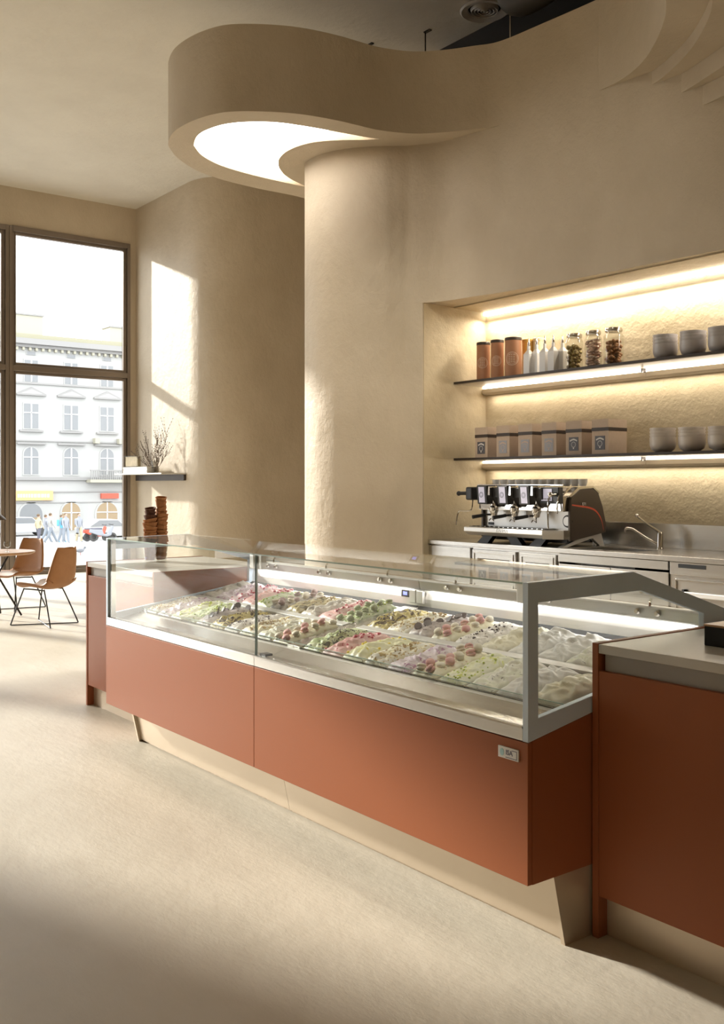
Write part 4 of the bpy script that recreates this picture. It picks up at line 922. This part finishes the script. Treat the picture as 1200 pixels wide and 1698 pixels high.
for i, y_ in enumerate(SP):
    win(y_, 6.3, 8.35, .6); win(y_, 2.45, 4.7, .6, True); win(y_, 10.2, 12.0, .55)
    win(y_, 12.45, 12.7, .35, m='pane', nb_=0)
    box('window_sill', M['facline'], bt, XF, XF+.25, y_-1, y_+1, 6.0, 6.15); box('window_sill', M['facline'], bt, XF, XF+.3, y_-1.2, y_+1.2, 4.95, 5.08)
    MB().prism([(y_-1.25, 9.05), (y_+1.25, 9.05), (y_+1.25, 9.18), (y_, 9.75), (y_-1.25, 9.18)], XF, XF+.28, 'x').build('pediment', M['facline'], bt)
    MB().prism([(y_-.9, 9.2), (y_+.9, 9.2), (y_, 9.55)], XF+.281, XF+.285, 'x').build('pediment_field', M['fac'], bt)
    win(y_, GZ+.05, .02 if i != 4 else .0, .95 if i % 3 != 2 else .8, True, 'shop' if i > 4 else 'pane', 1 if i > 4 else 0)
# balcony at the third window
by_ = 35.2
box('balcony_slab', M['yell'], bt, XF, XF+1.0, by_-1.9, by_+1.9, 1.75, 2.0)
for k in range(20): box('baluster', M['facline'], bt, XF+.9, XF+.96, by_-1.85+k*.19, by_-1.78+k*.19, 2.0, 2.75)
box('balcony_rail', M['facline'], bt, XF+.86, XF+1.0, by_-1.9, by_+1.9, 2.75, 2.85)
for s in (-1, 1): box('balcony_bracket', M['yell'], bt, XF, XF+.6, by_+s*1.1-.2, by_+s*1.1+.2, 5.15, 5.6)
# shop entrance panels and signs
box('door', M['shop'], bt, XF+.085, XF+.12, 28.1, 29.3, GZ+.05, -1.2)
sg = box('shop_sign', M['sign'], bt, XF, XF+.25, 26.9, 30.3, .25, 1.05)
b = MB(); rnd = random.Random(4); yy = 27.3
while yy < 29.9:
    w_ = rnd.uniform(.12, .24); b.box(XF+.2501, XF+.27, yy, yy+w_, .5, .78); yy += w_+.08
b.build('sign_marks', M['white'], sg)
sg = box('shop_sign', M['redline'], bt, XF, XF+.25, 34.6, 36.2, .35, .8); sg['label'] = 'small dull red sign'
def person(px, Z, lean, top, legs_, lab, bag=None, h=1.72, stride=.25):
    p = ray(px)*Z; g = GZ if p.x < -68 else -.06+(GZ+.06)*(-22-p.x)/46
    V = [(0, 0, .93), (0, 0, 1.15), (0, 0, 1.38), (0, 0, 1.47), (0, 0, 1.60), (-.0, .09, .90), (.0+stride*.5, .10, .50), (stride, .10, .06), (stride+.1, .10, .03), (0, -.09, .90), (-stride*.3, -.10, .50), (-stride, -.10, .08), (-stride+.12, -.10, .03),
         (0, .19, 1.36), (-.06, .24, 1.10), (.05, .24, .88), (.10, .24, .82), (0, -.19, 1.36), (.06, -.24, 1.10), (.16, -.24, .92), (.2, -.24, .86)]
    E = [(0, 1), (1, 2), (2, 3), (3, 4), (0, 5), (5, 6), (6, 7), (7, 8), (0, 9), (9, 10), (10, 11), (11, 12), (2, 13), (13, 14), (14, 15), (15, 16), (2, 17), (17, 18), (18, 19), (19, 20)]
    Rr = [.13, .13, .15, .06, .10, .09, .06, .045, .035, .09, .06, .045, .035, .06, .045, .035, .03, .06, .045, .035, .03]
    t = thing('person', lab, 'person', (p.x, p.y, g), 'people crossing the square'); sc = h/1.72
    me = bpy.data.meshes.new('body'); me.from_pydata([(a*sc, b_*sc, c_*sc) for a, b_, c_ in V], E, []); o = bpy.data.objects.new('body', me); COL.objects.link(o); o.parent = t
    sk_ = o.modifiers.new('skin', 'SKIN')
    for i, v in enumerate(me.skin_vertices[0].data): v.radius = (Rr[i]*sc, Rr[i]*sc); v.use_root = (i == 0)
    su = o.modifiers.new('sub', 'SUBSURF'); su.levels = 1; su.render_levels = 1
    me.materials.append(top)
    # trousers and hair as garments over the body
    b = MB(); 
    for s, idx in ((1, (5, 6, 7)), (-1, (9, 10, 11))): b.tube([Vector(V[i])*sc for i in idx], .10*sc, 8, .065*sc)
    q = b.build('trousers', legs_, None, smooth=True); q.parent = t
    q = MB().ball((0, 0, 1.62*sc), .095*sc, (1, .9, 1.2), 10).build('head', M['skin'], None, smooth=True); q.parent = t
    q2 = MB().ball((-.02*sc, 0, 1.66*sc), .10*sc, (1, .95, .95), 10).build('hair', M['hair'], None, smooth=True); q2.parent = t
    if bag:
        q = MB().box(-.28, -.12, -.16, .16, 1.02, 1.42).build('backpack', bag, None, bevel=.05); q.parent = t
    t.rotation_euler = (0, 0, lean)
person(64, 60, 1.9, M['cloth3'], M['cloth2'], 'person in a sand-coloured jacket and black trousers, leftmost in the square', None, 1.75, .15)
person(76, 63, 1.5, M['cloth1'], M['denim'], 'person in a grey jacket and jeans striding behind the sand-coloured jacket', None, 1.75, .38)
person(84, 61, 1.6, M['fac'], M['denim'], 'person in a white top and jeans taking a long stride to the right', None, 1.8, .42)
person(102, 62, 1.2, M['cloth4'], M['denim'], 'person in a bright blue jacket beside the grey-coated walker', M['cloth4'], 1.7, .2)
person(109, 58, .2, M['cloth1'], M['denim'], 'person in a grey coat and jeans walking in the middle of the square', M['cloth2'], 1.72, .15)
person(131, 60, .2, M['cloth1'], M['cloth3'], 'person in a grey jacket with pale trousers, rightmost in the square', M['cloth1'], 1.74, .12)
def car(px, Z, lab, m, L_=4.2):
    p = ray(px)*Z; g = GZ if p.x < -68 else -.06+(GZ+.06)*(-22-p.x)/46
    t = thing('car', lab, 'car', (p.x, p.y, g)); pr_ = [(-2.1, .3), (2.1, .3), (2.12, .75), (1.9, .92), (1.0, 1.0), (.45, 1.45), (-1.0, 1.48), (-1.75, 1.0), (-2.1, .9)]
    q = MB().prism(pr_, -.85, .85, 'x').build('body', m, None, bevel=.08); q.parent = t
    q = MB().prism([(.9, 1.0), (.42, 1.4), (-.95, 1.42), (-1.6, 1.0)], -.87, .87, 'x').build('side_window', M['pane'], None); q.parent = t
    for y_ in (-1.3, 1.3):
        for s in (-1, 1):
            q = MB().lathe([(0, -.1), (.3, -.1), (.33, -.05), (.33, .05), (.3, .1), (0, .1)], (s*.78, y_, .33), 18, Matrix.Rotation(PI/2, 4, 'Y')).build('wheel', M['tyre'], None, smooth=True); q.parent = t
car(38, 77, 'silver car parked in front of the left arched shop window', M['carbody'])
car(178, 70, 'white car behind the parked scooters at the right of the square', M['fac'])
def scooter(px, Z, lab, m):
    p = ray(px)*Z; g = GZ if p.x < -68 else -.06+(GZ+.06)*(-22-p.x)/46
    t = thing('scooter', lab, 'scooter', (p.x, p.y, g), 'scooters parked in the square')
    for y_ in (-.6, .6):
        q = MB().lathe([(.14, -.05), (.24, -.05), (.26, 0), (.24, .05), (.14, .05), (.14, -.05)], (0, y_, .26), 18, Matrix.Rotation(PI/2, 4, 'Y')).build('wheel', M['tyre'], None, smooth=True); q.parent = t
    q = MB().prism([(-.85, .55), (-.3, .35), (.2, .28), (.45, .35), (.62, .85), (.55, .95), (.30, .45), (0, .42), (-.1, .72), (-.8, .75)], -.16, .16, 'x').build('body', m, None, bevel=.04); q.parent = t
    q = MB().box(-.13, .13, -.75, -.1, .72, .82).build('seat', M['cloth2'], None, bevel=.03); q.parent = t
    q = MB().tube([(-.32, .5, 1.02), (0, .58, .98), (.32, .5, 1.02)], .025, 6).build('handlebar', M['tyre'], None); q.parent = t
scooter(160, 62, 'red and white scooter parked left, near the right edge of the window', M['redline']); scooter(171, 60, 'grey scooter parked right, near the right edge of the window', M['cloth1'])
bp_ = ray(133)*24; gz = -.06+(GZ+.06)*(-22-bp_.x)/46 if bp_.x < -22 else -.05
t = thing('pigeon', 'small grey pigeon walking on the pale paving outside', 'bird', (bp_.x, bp_.y, gz))
q = MB().ball((0, 0, .12), .07, (.8, 1.5, .8), 12).ball((0, .12, .19), .032, (1, 1.1, 1), 8).tube([(0, .07, .13), (0, .115, .18)], .03, 8, .022).tube([(0, -.08, .12), (0, -.2, .10)], .035, 6, .02).build('body', M['cloth1'], None, smooth=True); q.parent = t
q = MB().tube([(.02, 0, .07), (.02, .01, 0)], .006, 5).build('leg', M['redline'], None); q.parent = t
q = MB().tube([(-.02, 0, .07), (-.02, .01, 0)], .006, 5).build('leg', M['redline'], None); q.parent = t

# unseen fill spotlights, added to brighten the column, niche wall and gelato
def fill_spot(loc, aim, power, size, lab):
    t = thing('added_fill_spot', lab, 'spotlight', (loc[0], loc[1], ZC), 'added fill spotlights')
    d = (Vector(aim)-Vector(loc)).normalized(); q = d.to_track_quat('Z', 'Y').to_matrix().to_4x4()
    MB().lathe([(0, -.16), (.06, -.16), (.065, -.02), (.06, -.02), (.055, -.08), (0, -.08)], loc, 20, q).build('housing', M['black'], t, smooth=True)
    MB().tube([(loc[0], loc[1], ZC), tuple(Vector(loc)-d*.13)], .012, 8).build('arm', M['black'], t)
    l = bpy.data.lights.new('fill_spot_output', 'SPOT'); l.energy = power; l.spot_size = math.radians(size); l.spot_blend = 1; l.shadow_soft_size = .05; l.color = (1, .94, .82)
    o = bpy.data.objects.new('fill_spot_output', l); COL.objects.link(o); o.location = loc; o.rotation_euler = d.to_track_quat('-Z', 'Y').to_euler()
fill_spot((-4.4, 1.6, 6.5), (-7.9, 6.1, 2.0), 950, 36, 'added black fill spotlight, out of view, aimed at the rounded column')
fill_spot((-3.6, 2.6, 6.5), (-5.9, 6.8, 3.3), 170, 44, 'added black fill spotlight, out of view, aimed at the wall above the niche')
for x, lab in ((-3.15, 'added black fill spotlight, out of view, straight above the right display case'), (-4.95, 'added black fill spotlight, out of view, straight above the left display case')):  # added lamps that brighten the gelato from above
    fill_spot((x, 3.3, 6.55), (x, 3.12, .8), 620, 24, lab)
